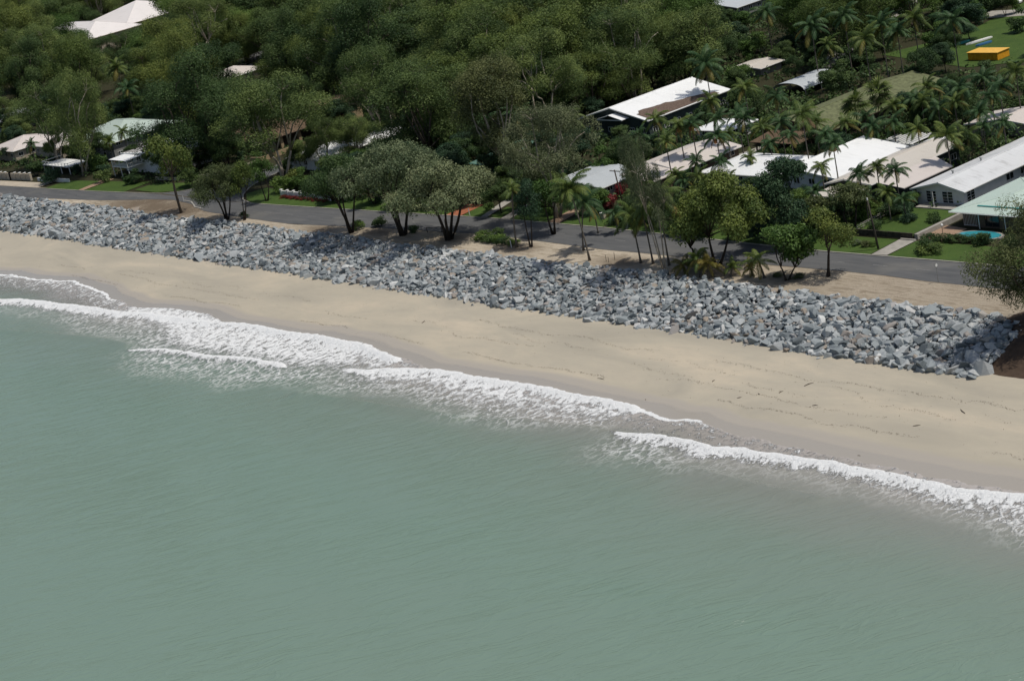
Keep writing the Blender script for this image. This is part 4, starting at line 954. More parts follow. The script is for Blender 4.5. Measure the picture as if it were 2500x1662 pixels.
# ------------------------------------------------------------------ fill: shrubs and smaller trees between them
KEEP = [[(2221,461),(2500,330),(2500,420),(2360,520),(2240,510)],[(2100,570),(2240,512),(2320,532),(2240,580)],[(1795,420),(1860,372),(2000,385),(1950,410),(1880,425)],[(2000,385),(2109,334),(2157,352),(2120,400),(2060,425)],
 [(2150,395),(2282,340),(2321,345),(2321,405),(2207,455)],[(2010,272),(2221,182),(2260,198),(2150,260),(2030,318)],[(1529,257),(1682,197),(1729,234),(1640,290),(1577,296),(1500,295)],[(1420,440),(1500,404),(1515,440),(1470,458)],[(1510,440),(1660,345),(1710,352),(1660,412),(1635,428)],
 [(1152,398),(1214,368),(1229,402)],[(790,355),(905,300),(929,338),(875,357)],[(10,362),(46,332),(107,314),(180,325),(164,352),(89,355)],[(265,345),(257,300),(314,272),(336,330)],[(205,66),(270,75),(350,20),(385,25),(300,90),(225,100)],[(286,371),(368,346),(400,430),(330,430)],
 [(1850,168),(1905,145),(1905,165)],[(2377,125),(2400,112),(2461,114),(2440,140)],[(2380,60),(2500,40),(2500,100),(2400,112)],[(1930,180),(2007,178),(1990,210)],[(590,160),(640,165),(620,190)],[(1789,0),(1840,0),(1840,22),(1800,24)],[(1826,297),(1850,268),(1905,268),(1900,297)],
 [(640,380),(760,340),(760,360),(660,410)],[(1790,378),(1862,330),(1880,345),(1810,380)],[(2318,516),(2480,436),(2500,520)],[(0,420),(80,420),(80,455),(0,455)],[(130,395),(240,395),(230,430),(140,425)],[(2100,570),(2400,530),(2400,640),(2200,640)],[(1980,560),(2110,570),(2150,620),(1980,600)],[(2150,330),(2270,320),(2270,345),(2160,350)]]
KP = []; KD = []
for pl in KEEP:
    P = np.array(pl, float); c = P.mean(0); kd_ = np.linalg.norm(G(c[0], c[1], 7.0)[:2])
    for i in range(len(P)):
        for t in (0, .33, .66):
            e = P[i]*(1-t)+P[(i+1) % len(P)]*t
            for s in (.35, .7, .95): KP.append(c+(e-c)*s); KD.append(kd_)
KP = np.array(KP); KD = np.array(KD)
def blocked(b, h, w):
    x, y = b[0], b[1]
    if any(x0-w*.25 < x < x1+w*.25 and y0-w*.25 < y < y1+w*.25 for x0, x1, y0, y1 in FOOT): return True
    if y < road_far(x)+1.5+w*.3: return True
    if -458 < x < -408 and y < 262 : return True
    if -450 < x+(y-262)*.06 < -428 and y < 330: return True
    a, bb, s = pix((x, y, GZ+h*.55)); ry = h*.5*s*.97; rx = w*.5*s
    d = ((KP[:, 0]-a)/rx)**2 + ((KP[:, 1]-bb)/ry)**2
    return bool(((d < .95) & (KD > math.hypot(x, y)-4)).any())
rf = np.random.default_rng(5); placed = []
MARKS = [(-228,283,'weathered gable roof'),(-210,265,'mint green roof'),(-249,278,'long cream roof'),(-280,274,'white hipped roof'),(-262,280,'white gable roof'),(-291,316,'olive shingle roof'),(-317,301,'dazzling small white roof'),(-348,310,'leaf-littered white roof'),(-316,261,'blue grey roof'),(-305,277,'pinkish roof among palms'),
 (-356,274,'deep green roof'),(-425,274,'dappled white roof'),(-472,279,'columned tan house'),(-486,254,'white balcony house'),(-541,266,'pale grey green roof'),(-557,261,'pinkish hipped roof'),(-576,255,'low pinkish wing'),(-640,281,'far blue grey roof'),(-788,388,'big far hipped roof'),(-796,421,'far roof over the forest'),(-893,399,'farthest pale roof'),(-594,344,'roof by the white car'),(-436,428,'grey house in the wood'),(-358,355,'pale shed roof'),(-328,341,'curved silver shelter'),(-247,313,'pinkish roof behind palms'),(-296,368,'orange container'),(-437,255,'side street'),(-395,242,'white garden wall'),(-530,238,'railed deck'),(-260,296,'slatted pergola')]
TONE = {'grey': 'grey green', 'brownish': 'brownish', 'olive': 'yellow-green', 'fresh': 'fresh green', None: {'palm': 'green', 'bigbush': 'dark green', 'forest': 'dark green', 'paperbark': 'olive green', 'garden': 'fresh green', 'deep': 'blackish green', 'round': 'yellow-green', 'feather': 'feathery dark', 'shrub': 'fresh green'}, 'dark': 'dark green', 'paperbark': 'olive green', 'deep': 'blackish green'}
def describe(kd, lf, h, x, y, noun, lo, hi):
    tone = TONE[lf] if lf else TONE[None][kd]; t = (h-lo)/(hi-lo); size = 'low' if t < .33 else ('mid-sized' if t < .67 else 'tall')
    a, b, n = min(MARKS, key=lambda k: (x-k[0])**2+(y-k[1])**2); dx, dy = x-a, y-b; far_ = math.hypot(dx, dy)
    rel = 'close to' if far_ < 14 else ('inland of' if dy > abs(dx) else ('seaward of' if -dy > abs(dx) else 'along from'))
    if far_ > 45: rel = 'far beyond'
    return f'{size} {tone} {noun} {rel} the {n}'
# ------------------------------------------------------------------ planting: trees with a place of their own
tb, tt = tree_b, tree_t
tb('verge_tree', 'sparse', 0, (443, 520), 322, 105, 'two-stemmed sparse tree by the gravel beside the boulder crest, near the road junction', lean_x=402, bark='bark')
tb('verge_tree', 'umbrella', 0, (555, 537), 400, 165, 'small flat-topped umbrella tree with forked trunk at the road junction', leaf='brownish', lean_x=522)
tb('verge_tree', 'sparse', 1, (597, 538), 385, 62, 'thin young tree with a bushy foot at the bend of the kerb', lean_x=596)
tb('verge_tree', 'sparse', 2, (652, 492), 386, 60, 'thin leaning tree on the grass corner of the side street', lean_x=628, leaf='fresh')
tb('verge_tree', 'umbrella', 1, (858, 568), 372, 194, 'dark-stemmed spreading tree on the sand verge facing the white garden wall', leaf='dark', lean_x=822)
tb('verge_tree', 'umbrella', 2, (985, 575), 348, 265, 'broad many-stemmed tree on the sand verge with olive grey crown', leaf='grey', lean_x=955)
tb('verge_tree', 'umbrella', 0, (1097, 585), 388, 283, 'grey green umbrella-crowned tree with forked trunk next to the wooden barrier frame', leaf='grey', lean_x=1085)
tb('gum_tree', 'gum', 0, (1364, 532), 258, 240, 'tall gum tree with pale bare limbs and thin olive crown across the road', lean_x=1330)
tb('verge_tree', 'sparse', 3, (1297, 603), 438, 70, 'slim tree with straight bare stem in the shrubby island on the verge', lean_x=1282, leaf='deep')
tb('verge_tree', 'sparse', 1, (1352, 572), 436, 105, 'feathery green tree with thin crooked stem beside the concrete drives', lean_x=1332, leaf='fresh')
tb('gum_tree', 'gum', 1, (1622, 664), 322, 125, 'slender white-limbed gum leaning among the coconut palms at the boulder crest', lean_x=1545)
tb('verge_tree', 'round', 0, (1752, 652), 402, 205, 'bright yellow-green round tree with dark trunk on the verge', lean_x=1775)
tb('verge_tree', 'feather', 0, (1690, 640), 470, 130, 'dark feathery tree leaning against the yellow-green round tree', lean_x=1690)
tb('garden_tree', 'deep', 0, (1918, 600), 385, 140, 'dense blackish green tree on the lawn in front of the white hipped roof', lean_x=1915)
tb('verge_tree', 'garden', 0, (1922, 684), 545, 130, 'small bushy bright green tree with twin stems on the sand by the road', lean_x=1935)
tb('verge_tree', 'sparse', 0, (2023, 676), 500, 120, 'open-crowned small tree on a grass patch opposite the power pole', lean_x=2040)
tb('verge_tree', 'bigbush', 1, (2575, 800), 472, 300, 'large olive brown tree beside the earth bank at the end of the boulders', leaf='brownish', lean_x=2535)
tb('garden_tree', 'garden', 1, (1995, 575), 480, 80, 'brownish shrubby tree with bare twigs next to the dense dark tree', leaf='brownish', lean_x=1985)
tb('garden_tree', 'sparse', 2, (2085, 560), 448, 110, 'leafless twiggy tree behind the power pole', leaf='brownish', lean_x=2070)
# big paperbarks round the side street
tb('paperbark_tree', 'paperbark', 0, (693, 447), 182, 250, 'huge yellow-green paperbark with peeling pale trunks at the side street corner', lean_x=640)
tb('paperbark_tree', 'bigbush', 1, (478, 412), 126, 255, 'tall dark round-headed paperbark between the balcony house and the columned house', leaf='dark', bark='bark', lean_x=440)
tb('paperbark_tree', 'paperbark', 2, (205, 428), 165, 150, 'leaning paperbark whose branches overhang the pinkish hipped roof', lean_x=200)
tb('paperbark_tree', 'paperbark', 0, (150, 405), 190, 165, 'wide paperbark crown above the low pinkish wing', lean_x=120)
tt('paperbark_tree', 'bigbush', 0, (1000, 150), 25, 26, 'massive bright green paperbark behind the dappled white roof', leaf='paperbark')
tt('paperbark_tree', 'paperbark', 2, (1115, 8), 30, 27, 'tallest yellow-green paperbark in the middle of the wood', leaf='olive')
tt('paperbark_tree', 'paperbark', 0, (890, 110), 26, 20, 'paperbark with long bare white limb reaching over the dappled white roof')
tt('paperbark_tree', 'forest', 0, (1175, 130), 29, 17, 'brownish paperbark with tall bare trunks beside the deep green roof', leaf='brownish', bark='bark_pale')
tt('paperbark_tree', 'paperbark', 1, (870, 285), 12, 13, 'dark spreading tree shading the dappled white roof', leaf='paperbark')
tt('paperbark_tree', 'forest', 1, (500, 90), 24, 18, 'blackish crown behind the tall dark round-headed paperbark', leaf='dark')
FG = 'trees of the tall wood behind the houses'; FL = 'tall tree of the dense dark wood behind the houses'
hand = [(60,80,24,24),(165,110,20,20),(430,55,22,20),(330,110,18,18),(560,40,24,20),(640,10,24,20),(760,30,25,20),(830,-20,26,22),(700,90,22,18),(960,20,26,20),(1010,60,24,18),
        (1240,-20,28,18),(1310,20,28,17),(1380,-10,28,18),(1450,30,27,16),(1525,0,27,17),(1600,30,26,16),(1680,20,24,16),(1265,110,25,15),(1350,130,24,15),(1430,120,23,14),(1500,110,22,14),(1590,100,20,14),(1660,80,20,14),(1215,70,26,16),
        (280,20,22,22),(180,10,22,22),(90,0,22,24),(30,20,22,22),(480,0,22,22),(570,-30,24,24),(1100,70,26,18),(1060,120,24,18)]
for i, (x, y, h, w) in enumerate(hand):
    kd = 'forest' if x > 1150 or i % 3 == 0 else 'bigbush'; lf = ('olive', 'paperbark', 'dark', 'paperbark')[i % 4]; w *= 1.12
    for _ in range(10):
        B = G(x, y, GZ+h)
        if not blocked(B, h, w): break
        h *= .88; w *= .93
    place_tree('wood_tree', kd, i % 3, (B[0], B[1], GZ-.05), h, w*1.12, describe(kd, lf, h, B[0], B[1], 'wood tree', 14, 28), 'tree', FG, lf)
# coconut palms on the verge and palms between the houses
pb, pt = palm_b, palm_t
pb('coconut_palm', (1440, 637), (1391, 462), 'tall coconut palm leaning over the sand by the shrubby island', L=4.6, n=20, seed=1)
pb('coconut_palm', (1425, 612), (1424, 495), 'shorter dark coconut palm behind the tall leaning one', L=4.0, n=16, seed=2, leaf='frond_dark')
pb('coconut_palm', (1565, 643), (1541, 528), 'low coconut palm with drooping yellow fronds, first of the cluster by the white-limbed gum', L=4.2, n=16, seed=3, leaf='frond')
pb('coconut_palm', (1595, 645), (1569, 522), 'middle coconut palm of the cluster by the white-limbed gum', L=3.9, n=16, seed=4)
pb('coconut_palm', (1634, 649), (1608, 482), 'tallest coconut palm of the cluster by the white-limbed gum', L=4.8, n=18, seed=5)
pb('verge_palm', (1262, 605), (1250, 462), 'single thin palm with a ragged crown at the edge of the shrubby island', L=2.6, n=12, seed=6, r0=.2)
for i, (bx, by, hx, hy, L) in enumerate([(1676,668,1668,648,2.6),(1710,676,1702,632,3.4),(1736,678,1730,645,2.9),(1785,675,1788,652,2.4),(1838,674,1832,655,2.0),(1866,678,1850,634,3.1)]):
    pb('young_palm', (bx, by), (hx, hy), 'young stubby palm growing on the sandy verge by the boulder crest', L=L, n=11, seed=20+i, leaf='frond' if i % 2 else 'frond_yel', group='young palms on the sandy verge', r0=.2)
ones = [((1656,306),10.5,'slender fruiting palm in front of the leaf-littered white roof',3.0,'o'),((1687,302),10.5,'slender palm with hanging orange fruit behind the long pinkish roof',3.0,'o'),
 ((1625,346),9.5,'slim dark palm rising before the long pinkish roof',2.9,None),((1748,333),9.0,'palm with large orange fruit bunches by the concrete drive',3.0,'o'),
 ((1957,280),13,'tallest fruiting palm standing before the olive shingle roof',3.9,'h'),((2033,351),10.0,'slim palm against the bright white gable roof',2.7,'h'),
 ((2004,408),7.0,'small arching palm between the two bright white roofs',2.6,None),((2098,424),7.0,'bushy arching palm behind the power pole',3.0,None),((2140,410),7.5,'arching palm before the long cream roof',2.8,None),((2185,415),7.5,'arching palm with down-curved fronds beside the long cream roof',2.8,None),
 ((2311,335),8.0,'big feathery palm over the far end of the long cream roof',3.6,None),((75,352),6.0,'small palm in front of the low pinkish wing',2.8,None),((300,322),8.5,'group of thin palms, the fullest one, before the pale grey green roof',2.8,None)]
for i, (p, h, lab, L, fr_) in enumerate(ones): pt('garden_palm', p, h, lab, L=L, n=16, seed=40+i, fruit=fr_, r0=.15, leaf='frond_dark' if i % 2 else 'frond', skirt=2 if fr_ else 0)
pt('fan_palm', (2087, 257), 8.5, 'fan palm with pale-edged fans in front of the olive shingle roof', L=3.0, n=24, fan=True, seed=60, leaf='frond')
pt('fan_palm', (2147, 230), 9.0, 'larger fan palm overhanging the ridge end of the olive roof', L=3.2, n=26, fan=True, seed=61, leaf='frond')
PG = 'palms of the grove among the gardens'; PLb = 'dark feathery palm in the crowded palm gardens inland'
for i, (x, y, h, L) in enumerate([(1734,248,11,3.2),(1799,280,10,3),(1817,290,9.5,3),(1817,217,11,3.4),(1870,30,13,4.2),(1980,65,14,4.8),(2110,95,13,4),(2150,60,14,4),(2190,75,13,4),(2230,45,14,4.2),(2325,50,13,5),(2060,40,14,4.2),(2020,110,11,3.6),
  (2340,215,9,3.4),(2420,235,9,3.2),(2480,175,11,3.8),(2390,275,7,3),(2440,210,9,3),(2250,250,8,3),(2290,215,8,3),(2180,300,6.5,3),(2240,315,6.5,2.8),(2130,310,6,2.8),(1700,395,5,2.6),(1650,425,5,2.4),(1760,395,5.5,2.8),(1880,350,6,2.8),(1830,385,5,2.4),(1895,235,9,3.2),(1930,330,7,3),
  (285,165,14,4.6),(310,215,12,4.6),(335,330,8,2.6),(265,345,8,2.6),(1262,283,10,4.2),(1185,300,9,4),(1385,285,9,4),(1721,158,12,5),(1560,330,7,2.8),(1600,290,9,3.2),(1450,515,4.5,2.6),(1500,520,4,2.4),(2360,330,6,3),(2450,300,7,3),(2400,190,9,3.2)]):
    B = G(x, y, GZ+h); pt('garden_palm', (x, y), h, describe('palm', None, h, B[0], B[1], 'feathery palm' if i % 3 else 'yellowish feathery palm', 4, 14), L=L, n=15, seed=100+i, group=PG, leaf='frond_dark' if i % 3 else 'frond', r0=.15)
def scatter(n, xr_, yr_, kinds, gap, label, group, name, cat='tree', lim=999):
    cnt = 0
    for _ in range(n):
        x, y = rf.uniform(*xr_), rf.uniform(*yr_); kd, lf, (h0, h1), wf = kinds[rf.integers(len(kinds))]
        h = rf.uniform(h0, h1); w = h*wf*rf.uniform(.85, 1.15)
        a, b, s = pix((x, y, GZ+h)); 
        if not (-80 < a < 2580 and -160 < b < 700): continue
        if blocked((x, y), h, w): continue
        if any((x-p)**2+(y-q)**2 < (gap*.5*(w+r))**2 for p, q, r in placed): continue
        placed.append((x, y, w)); place_tree(name, kd, int(rf.integers(3)), (x, y, GZ-.05), h, w, describe(kd, lf, h, x, y, label, min(k[2][0] for k in kinds), max(k[2][1] for k in kinds)), cat, group, lf); cnt += 1
        if cnt >= lim: break
    return cnt
GP = 'palms and bushes in front of the cream and white roofs'
for i, (x, y, h, L) in enumerate([(1990,468,5.5,2.6),(2062,466,5,2.6),(2112,478,5,2.6),(2165,470,5.5,2.6),(2205,486,4,2.4),(1965,500,4,2.4),(2035,500,4,2.4),(1705,432,5,2.6),(1670,440,4,2.4),(1780,440,4.5,2.4),(1580,455,5,2.6),(1545,470,4,2.4)]):
    B = G(x, y, GZ+h); pt('garden_palm', (x, y), h, describe('palm', None, h, B[0], B[1], 'bushy short palm', 3.5, 6), L=L, n=14, seed=200+i, group=GP, leaf='frond' if i % 2 else 'frond_dark', r0=.14)
for i, (x, y, h, w, lf) in enumerate([(2050,545,3.6,5,'dark'),(2125,535,3.8,5,'fresh'),(2172,530,3.6,4.6,'dark'),(2000,550,3.4,4.6,'fresh'),(1965,565,3.0,4.4,'dark'),(2205,522,3.2,4.0,'deep'),(2228,508,2.8,3.4,'fresh'),(2090,520,4.2,4.6,'deep'),(2290,430,2.4,3.0,'fresh'),(2395,455,2.6,3.0,'fresh'),(2425,445,2.4,2.6,'fresh'),(1640,520,4,6,'dark'),(1600,540,3,5,'fresh'),(1720,560,4,6,'dark'),(1800,560,3.4,5,'fresh'),(1845,575,3,5,'dark'),(1660,570,3,5,'dark')]):
    B = G(x, y); place_tree('garden_bush', 'garden', i % 3, (B[0], B[1], GZ-.05), h, w, describe('garden', lf, h, B[0], B[1], 'dense bush', 2.4, 4.2), 'shrub', GP, lf)
for i, (x, y, h, w) in enumerate([(180,86,16,15),(232,94,15,14),(285,80,15,14),(328,66,15,14),(365,50,15,14),(405,35,16,14),(140,75,16,15)]):
    B = G(x, y, GZ+h); lf = 'dark' if i % 2 else None; place_tree('forest_tree', 'paperbark', i % 3, (B[0], B[1], GZ-.05), h, w, describe('paperbark', lf, h, B[0], B[1], 'tree hiding the walls', 12, 20), 'tree', 'trees before the far white roofs', lf); placed.append((B[0], B[1], w))
for i, (x, y, h, w, lf) in enumerate([(735,402,3.4,5,'dark'),(775,405,3.6,5,'fresh'),(815,402,3.4,5,'dark'),(855,392,3.6,5,'paperbark'),(895,376,3.4,5,'dark'),(930,362,3.6,5,'dark'),(960,420,6,8,'paperbark'),(700,420,3,4,'fresh')]):
    B = G(x, y); place_tree('garden_bush', 'garden', i % 3, (B[0], B[1], GZ-.05), h, w, describe('garden', lf, h, B[0], B[1], 'bush by the wall', 2.4, 6), 'shrub', GP, lf)
for i, (x, y, h, w, kd, lf) in enumerate([(560,405,11,9,'round','dark'),(530,395,13,10,'bigbush','dark'),(585,300,14,11,'forest','dark'),(735,330,9,8,'round','paperbark'),(800,330,8,8,'round','paperbark'),(765,300,14,10,'forest','dark'),(255,395,9,8,'round','dark'),(330,405,6,6,'round','dark'),(420,420,7,6,'round','deep'),(445,425,6,6,'round','dark'),(230,330,10,8,'forest','paperbark'),(20,330,14,12,'forest','paperbark'),(60,250,14,13,'bigbush','dark'),(1130,420,8,8,'round','dark'),(1190,440,6,6,'round','dark'),(1260,380,9,7,'forest','dark'),(960,330,14,12,'bigbush','dark'),(1060,330,14,12,'bigbush','paperbark'),(1110,300,16,12,'forest','dark'),(800,415,13,13,'gum','paperbark'),(870,392,12,12,'gum','paperbark'),(745,415,8,8,'round','paperbark'),(395,425,9,8,'round','paperbark'),(150,400,8,8,'round','paperbark'),(1245,430,9,9,'round','dark')]):
    B = G(x, y); place_tree('screening_tree', kd, i % 3, (B[0], B[1], GZ-.05), h, w, describe(kd, lf, h, B[0], B[1], 'screening tree', 6, 16), 'tree', 'trees screening the houses', lf)
for i, (x, y, h, w, kd, lf) in enumerate([(1225,522,8,7,'round','dark'),(1285,512,6,6,'garden','dark'),(1418,528,7,6,'round','dark'),(1465,522,5,5,'garden','fresh'),(1560,548,6,6,'round','dark'),(1610,560,7,6,'feather','dark'),(1700,580,6,7,'round','dark'),(1850,598,6,7,'round','deep'),(1058,505,8,8,'round','paperbark'),(1000,502,9,9,'round','dark'),(915,500,8,8,'round','paperbark'),(830,490,7,7,'round','dark'),(1160,500,7,7,'round','paperbark'),(1790,590,4,5,'garden','fresh'),(1965,598,3.4,4.4,'garden','dark'),(1330,505,10,8,'round','paperbark'),(470,455,5,6,'garden','paperbark'),(330,448,4,5,'garden','dark'),(90,430,4,5,'garden','dark')]):
    B = G(x, y); B[1] = max(B[1], road_far(B[0])+1.8); place_tree('roadside_tree', kd, i % 3, (B[0], B[1], GZ-.05), h, w, describe(kd, lf, h, B[0], B[1], 'roadside tree', 3, 10), 'tree', 'trees along the house side of the road', lf)
for i, (x, y, h, L) in enumerate([(2062,300,7.5,3),(2112,288,7,3),(2182,258,8,3.2),(2232,243,8,3.2),(2262,214,9,3.2),(2012,332,7,3),(1990,300,9,3.2),(2290,262,7,3),(2330,250,8,3),(1905,300,8,3),(1860,310,8,3),(1750,290,9,3),(1775,330,8,2.8),(2400,310,6,3)]):
    B = G(x, y, GZ+h); pt('garden_palm', (x, y), h, describe('palm', None, h, B[0], B[1], 'leaning feathery palm', 6, 9), L=L, n=14, seed=300+i, group='palms round the olive roof', leaf='frond_dark' if i % 2 else 'frond', r0=.14)
n1 = scatter(5000, (-1150, -335), (285, 620), [('forest', None, (26, 34), .62), ('forest', 'olive', (26, 34), .62), ('bigbush', 'paperbark', (26, 34), .74), ('bigbush', 'olive', (24, 32), .78), ('paperbark', None, (26, 33), .74), ('bigbush', None, (24, 32), .72), ('gum', 'paperbark', (23, 30), .85), ('bigbush', 'fresh', (18, 24), .9)], .74, 'forest tree', 'forest trees stretching inland', 'forest_tree', lim=190)
n2 = scatter(6000, (-440, -190), (250, 480), [('garden', 'dark', (4, 7), .95), ('garden', None, (4, 7), .95), ('deep', None, (6, 10), .8), ('round', 'dark', (6, 10), .9), ('feather', None, (6, 9), .7)], .5, 'garden tree', 'garden trees between the roofs', 'garden_tree', lim=255)
n3 = scatter(1500, (-640, -335), (240, 300), [('garden', 'dark', (3.5, 6.5), .95), ('garden', None, (3, 6), .95), ('deep', None, (6, 10), .8), ('round', 'paperbark', (6, 10), .9)], .62, 'understorey tree', 'garden trees under the paperbarks', 'understorey_tree', lim=90)
n4 = scatter(2500, (-560, -190), (241, 300), [('shrub', 'dark', (1.4, 3), 1.3), ('shrub', None, (1.2, 2.8), 1.3), ('shrub', 'deep', (1.4, 3), 1.3)], .55, 'shrub', 'garden shrubs along the road', 'shrub', 'shrub', lim=150)
# shrubs with a place of their own
def bush(px_, h, w, label, leaf=None, group=None, name='shrub', z=GZ, var=0):
    B = G(px_[0], px_[1], z); B[2] = z-.05; return place_tree(name, 'shrub', var, B, h, w, label, 'shrub', group, leaf)
bush((2093, 598), 1.0, 1.7, 'pale green clipped bush, the smallest in front of the timber retaining wall', 'grey', z=4.1)
bush((2114, 602), 1.2, 2.0, 'reddish clipped bush by the timber retaining wall', 'brownish', z=4.1, var=1)
bush((2134, 600), 1.0, 1.6, 'green clipped bush against the foot of the power pole', None, z=4.1, var=2)
bush((2273, 616), 1.5, 4.2, 'wide clipped bush with yellowish top on the front lawn', 'olive', z=4.1)
for i, x in enumerate(np.linspace(-216.8, -206, 7)): place_tree('hedge_bush', 'shrub', i % 3, (x, 247.8+.25*i, 4.05), 1.35, 2.3, 'dark hedge bush screening the swimming pool', 'shrub', 'hedge in front of the swimming pool', 'dark')
bush((1478, 512), 3.2, 5.0, 'large red-flowering bush beside the blue grey roof', 'red'); bush((1520, 480), 3.0, 3.6, 'smaller red-flowering bush against the pinkish roof', 'red', var=1)
for i in range(9): place_tree('red_shrub', 'shrub', i % 3, (-303.0+.75*i, 303.5+.1*i, 4), 1.9, 2.2, 'rusty red leafed shrub in the row below the dazzling white roof', 'shrub', 'rusty red shrubs in a row', 'orange')
for i in range(9): place_tree('flower_shrub', 'shrub', i % 3, (-404.5+2.2*i, 238.9, 4.05), .7, 1.8, 'low red-flowering plant along the white garden wall', 'shrub', 'red flowers along the white wall', 'red')
for i, (x, y, h, w) in enumerate([(-312.5,226.8,2.0,3.4),(-310.0,226.2,1.6,3.0),(-307.2,226.4,1.8,3.2),(-304.6,226.0,1.5,3.0),(-302.3,226.3,1.4,2.6),(-308.6,228.0,2.6,2.6)]): place_tree('verge_shrub', 'shrub', i % 3, (x, y, 3.95), h, w, 'dark shrub in the shrubby island on the sand verge', 'shrub', 'shrubs of the verge island', 'dark' if i % 2 else 'fresh')
bush((876, 560), 2.0, 2.8, 'bright shrub at the foot of the dark-stemmed spreading tree', 'fresh'); bush((930, 552), 2.2, 3.4, 'shrub filling the gap between the two spreading verge trees', 'dark', var=1); bush((1010, 568), 1.6, 2.4, 'shrub at the foot of the broad many-stemmed tree', 'dark', var=2)
bush((597, 532), 1.6, 1.8, 'dark shrub round the foot of the thin tree at the kerb bend', 'dark')
bush((1950, 680), .9, 1.8, 'dry reddish tuft beside the small bushy tree', 'brownish'); bush((1900, 676), .9, 2.0, 'dry tuft with pale leaves at the foot of the twin-stemmed tree', 'brownish', var=1)
bush((255, 445), 3.4, 4.4, 'small rounded tree on the lawn before the balcony house', 'paperbark'); bush((130, 445), 4.0, 6.5, 'large dark bush by the driveway of the beige wall', 'deep', var=1); bush((235, 415), 4.6, 6.5, 'bright spreading bush beside the railed deck', 'fresh', var=2)
bush((690, 470), 4.0, 4.6, 'leafy bush at the end of the white garden wall', 'fresh'); bush((725, 455), 4.6, 5.0, 'yellow-green bush behind the white garden wall', 'olive', var=1); bush((780, 465), 4.0, 6, 'dark bush behind the middle of the white garden wall', 'dark', var=2)
for i in range(22):                        # gardens go on beyond the pool
    x, y = rf.uniform(-198, -120), rf.uniform(250, 330); h = rf.uniform(5, 10); lf = ('dark', 'fresh', 'paperbark')[i % 3]
    if any(x0-3 < x < x1+3 and y0-3 < y < y1+3 for x0, x1, y0, y1 in FOOT): continue
    place_tree('garden_tree', 'round', i % 3, (x, y, GZ-.05), h, h*.95, describe('round', lf, h, x, y, 'garden tree', 5, 10), 'tree', 'garden trees between the roofs', lf)
lawn('lawn', along(-100, -195.5) + [(-195.5, 249), (-100, 252)], 4.1)
# undergrowth covering the garden and forest soil
ug = np.random.default_rng(9); lob = []
for _ in range(17500):
    x, y = ug.uniform(-620, -120), ug.uniform(240, 330) if ug.random() < .55 else ug.uniform(330, 520)
    h = ug.uniform(.4, 1.6) if y < 285 else ug.uniform(.8, 3.0)
    if y < road_far(x)+3.2 or any(x0 < x < x1 and y0 < y < y1 for x0, x1, y0, y1 in FOOT): continue
    if -458 < x < -406 and y < 262 or (-450 < x+(y-262)*.06 < -428 and y < 330): continue
    if -242 < x < -100 and y < 263 or (-270 < x < -242 and y < 253) or (-300 < x < -262 and y < 247.5) or (-345 < x < -300 and y < 248) or (-332 < x < -262 and 358 < y < 430): continue
    if (-302.5 < x < -293.5 and 280 < y < 302): continue
    r = ug.uniform(.6, 1.4) if y < 285 else ug.uniform(1.0, 2.2); lob.append((np.array([x+400, y-280, h*.3]), (r, r, h)))
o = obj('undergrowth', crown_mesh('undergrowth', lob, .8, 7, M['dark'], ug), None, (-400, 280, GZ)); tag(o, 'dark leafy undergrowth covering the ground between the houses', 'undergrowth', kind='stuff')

# ------------------------------------------------------------------ street furniture and small things
def at_root(name, label, cat, p, z=GZ, rz=0): o = empty(name, (p[0], p[1], z), rz); tag(o, label, cat); return o
p = G(2145, 609); o = at_root('power_pole', 'tall weathered timber power pole on the front lawn', 'pole', p, 4.1)
top_p = np.array(above([p[0], p[1], 4.1], 2117, 487)) - np.array([p[0], p[1], 4.1])
MB().tube([(0, 0, -.3), top_p*.5, top_p], [.19, .16, .13], 8).build('shaft', M['timber'], o, True); MB().tube([top_p-[0, 0, .1], top_p+[0, 0, .25]], [.14, .12], 8).build('cap', M['white'], o)
p = G(1521, 500); o = at_root('utility_pole', 'dark utility pole with cross-arm and insulators by the red-flowering bush', 'pole', p)
tp = np.array(above([p[0], p[1], 4.0], 1500, 415)) - np.array([p[0], p[1], 4.0]); MB().tube([(0, 0, -.2), tp*.5, tp], [.17, .14, .12], 8).build('shaft', M['brown'], o, True)
MB().box(tp[0]-1.5, tp[0]+1.5, tp[1]-.06, tp[1]+.06, tp[2]-.35, tp[2]-.2).build('cross_arm', M['timber'], o)
for k in (-1.35, -.75, .75, 1.35): MB().tube([(tp[0]+k, tp[1], tp[2]-.2), (tp[0]+k, tp[1], tp[2]+.05)], [.08, .05], 6).build('insulator', M['white'], o)
a, b = G(2094, 566, 4.3), G(2192, 514, 4.3); o = at_root('rail_fence', 'weathered rail fence along the side of the raised lawn', 'fence', a, 4.3); d = (b-a); n_ = 7
for k in range(n_+1): q = d*k/n_; MB().tube([(q[0], q[1], -.2), (q[0], q[1], 1.15)], [.07, .06], 6).build('post', M['concrete'], o)
for zz in (.45, .85, 1.1):
    for k in range(n_): q, w_ = d*k/n_, d*(k+1)/n_; MB().tube([(q[0], q[1], zz), (w_[0], w_[1], zz+.05)], [.045, .04], 5).build('rail', M['concrete'], o)
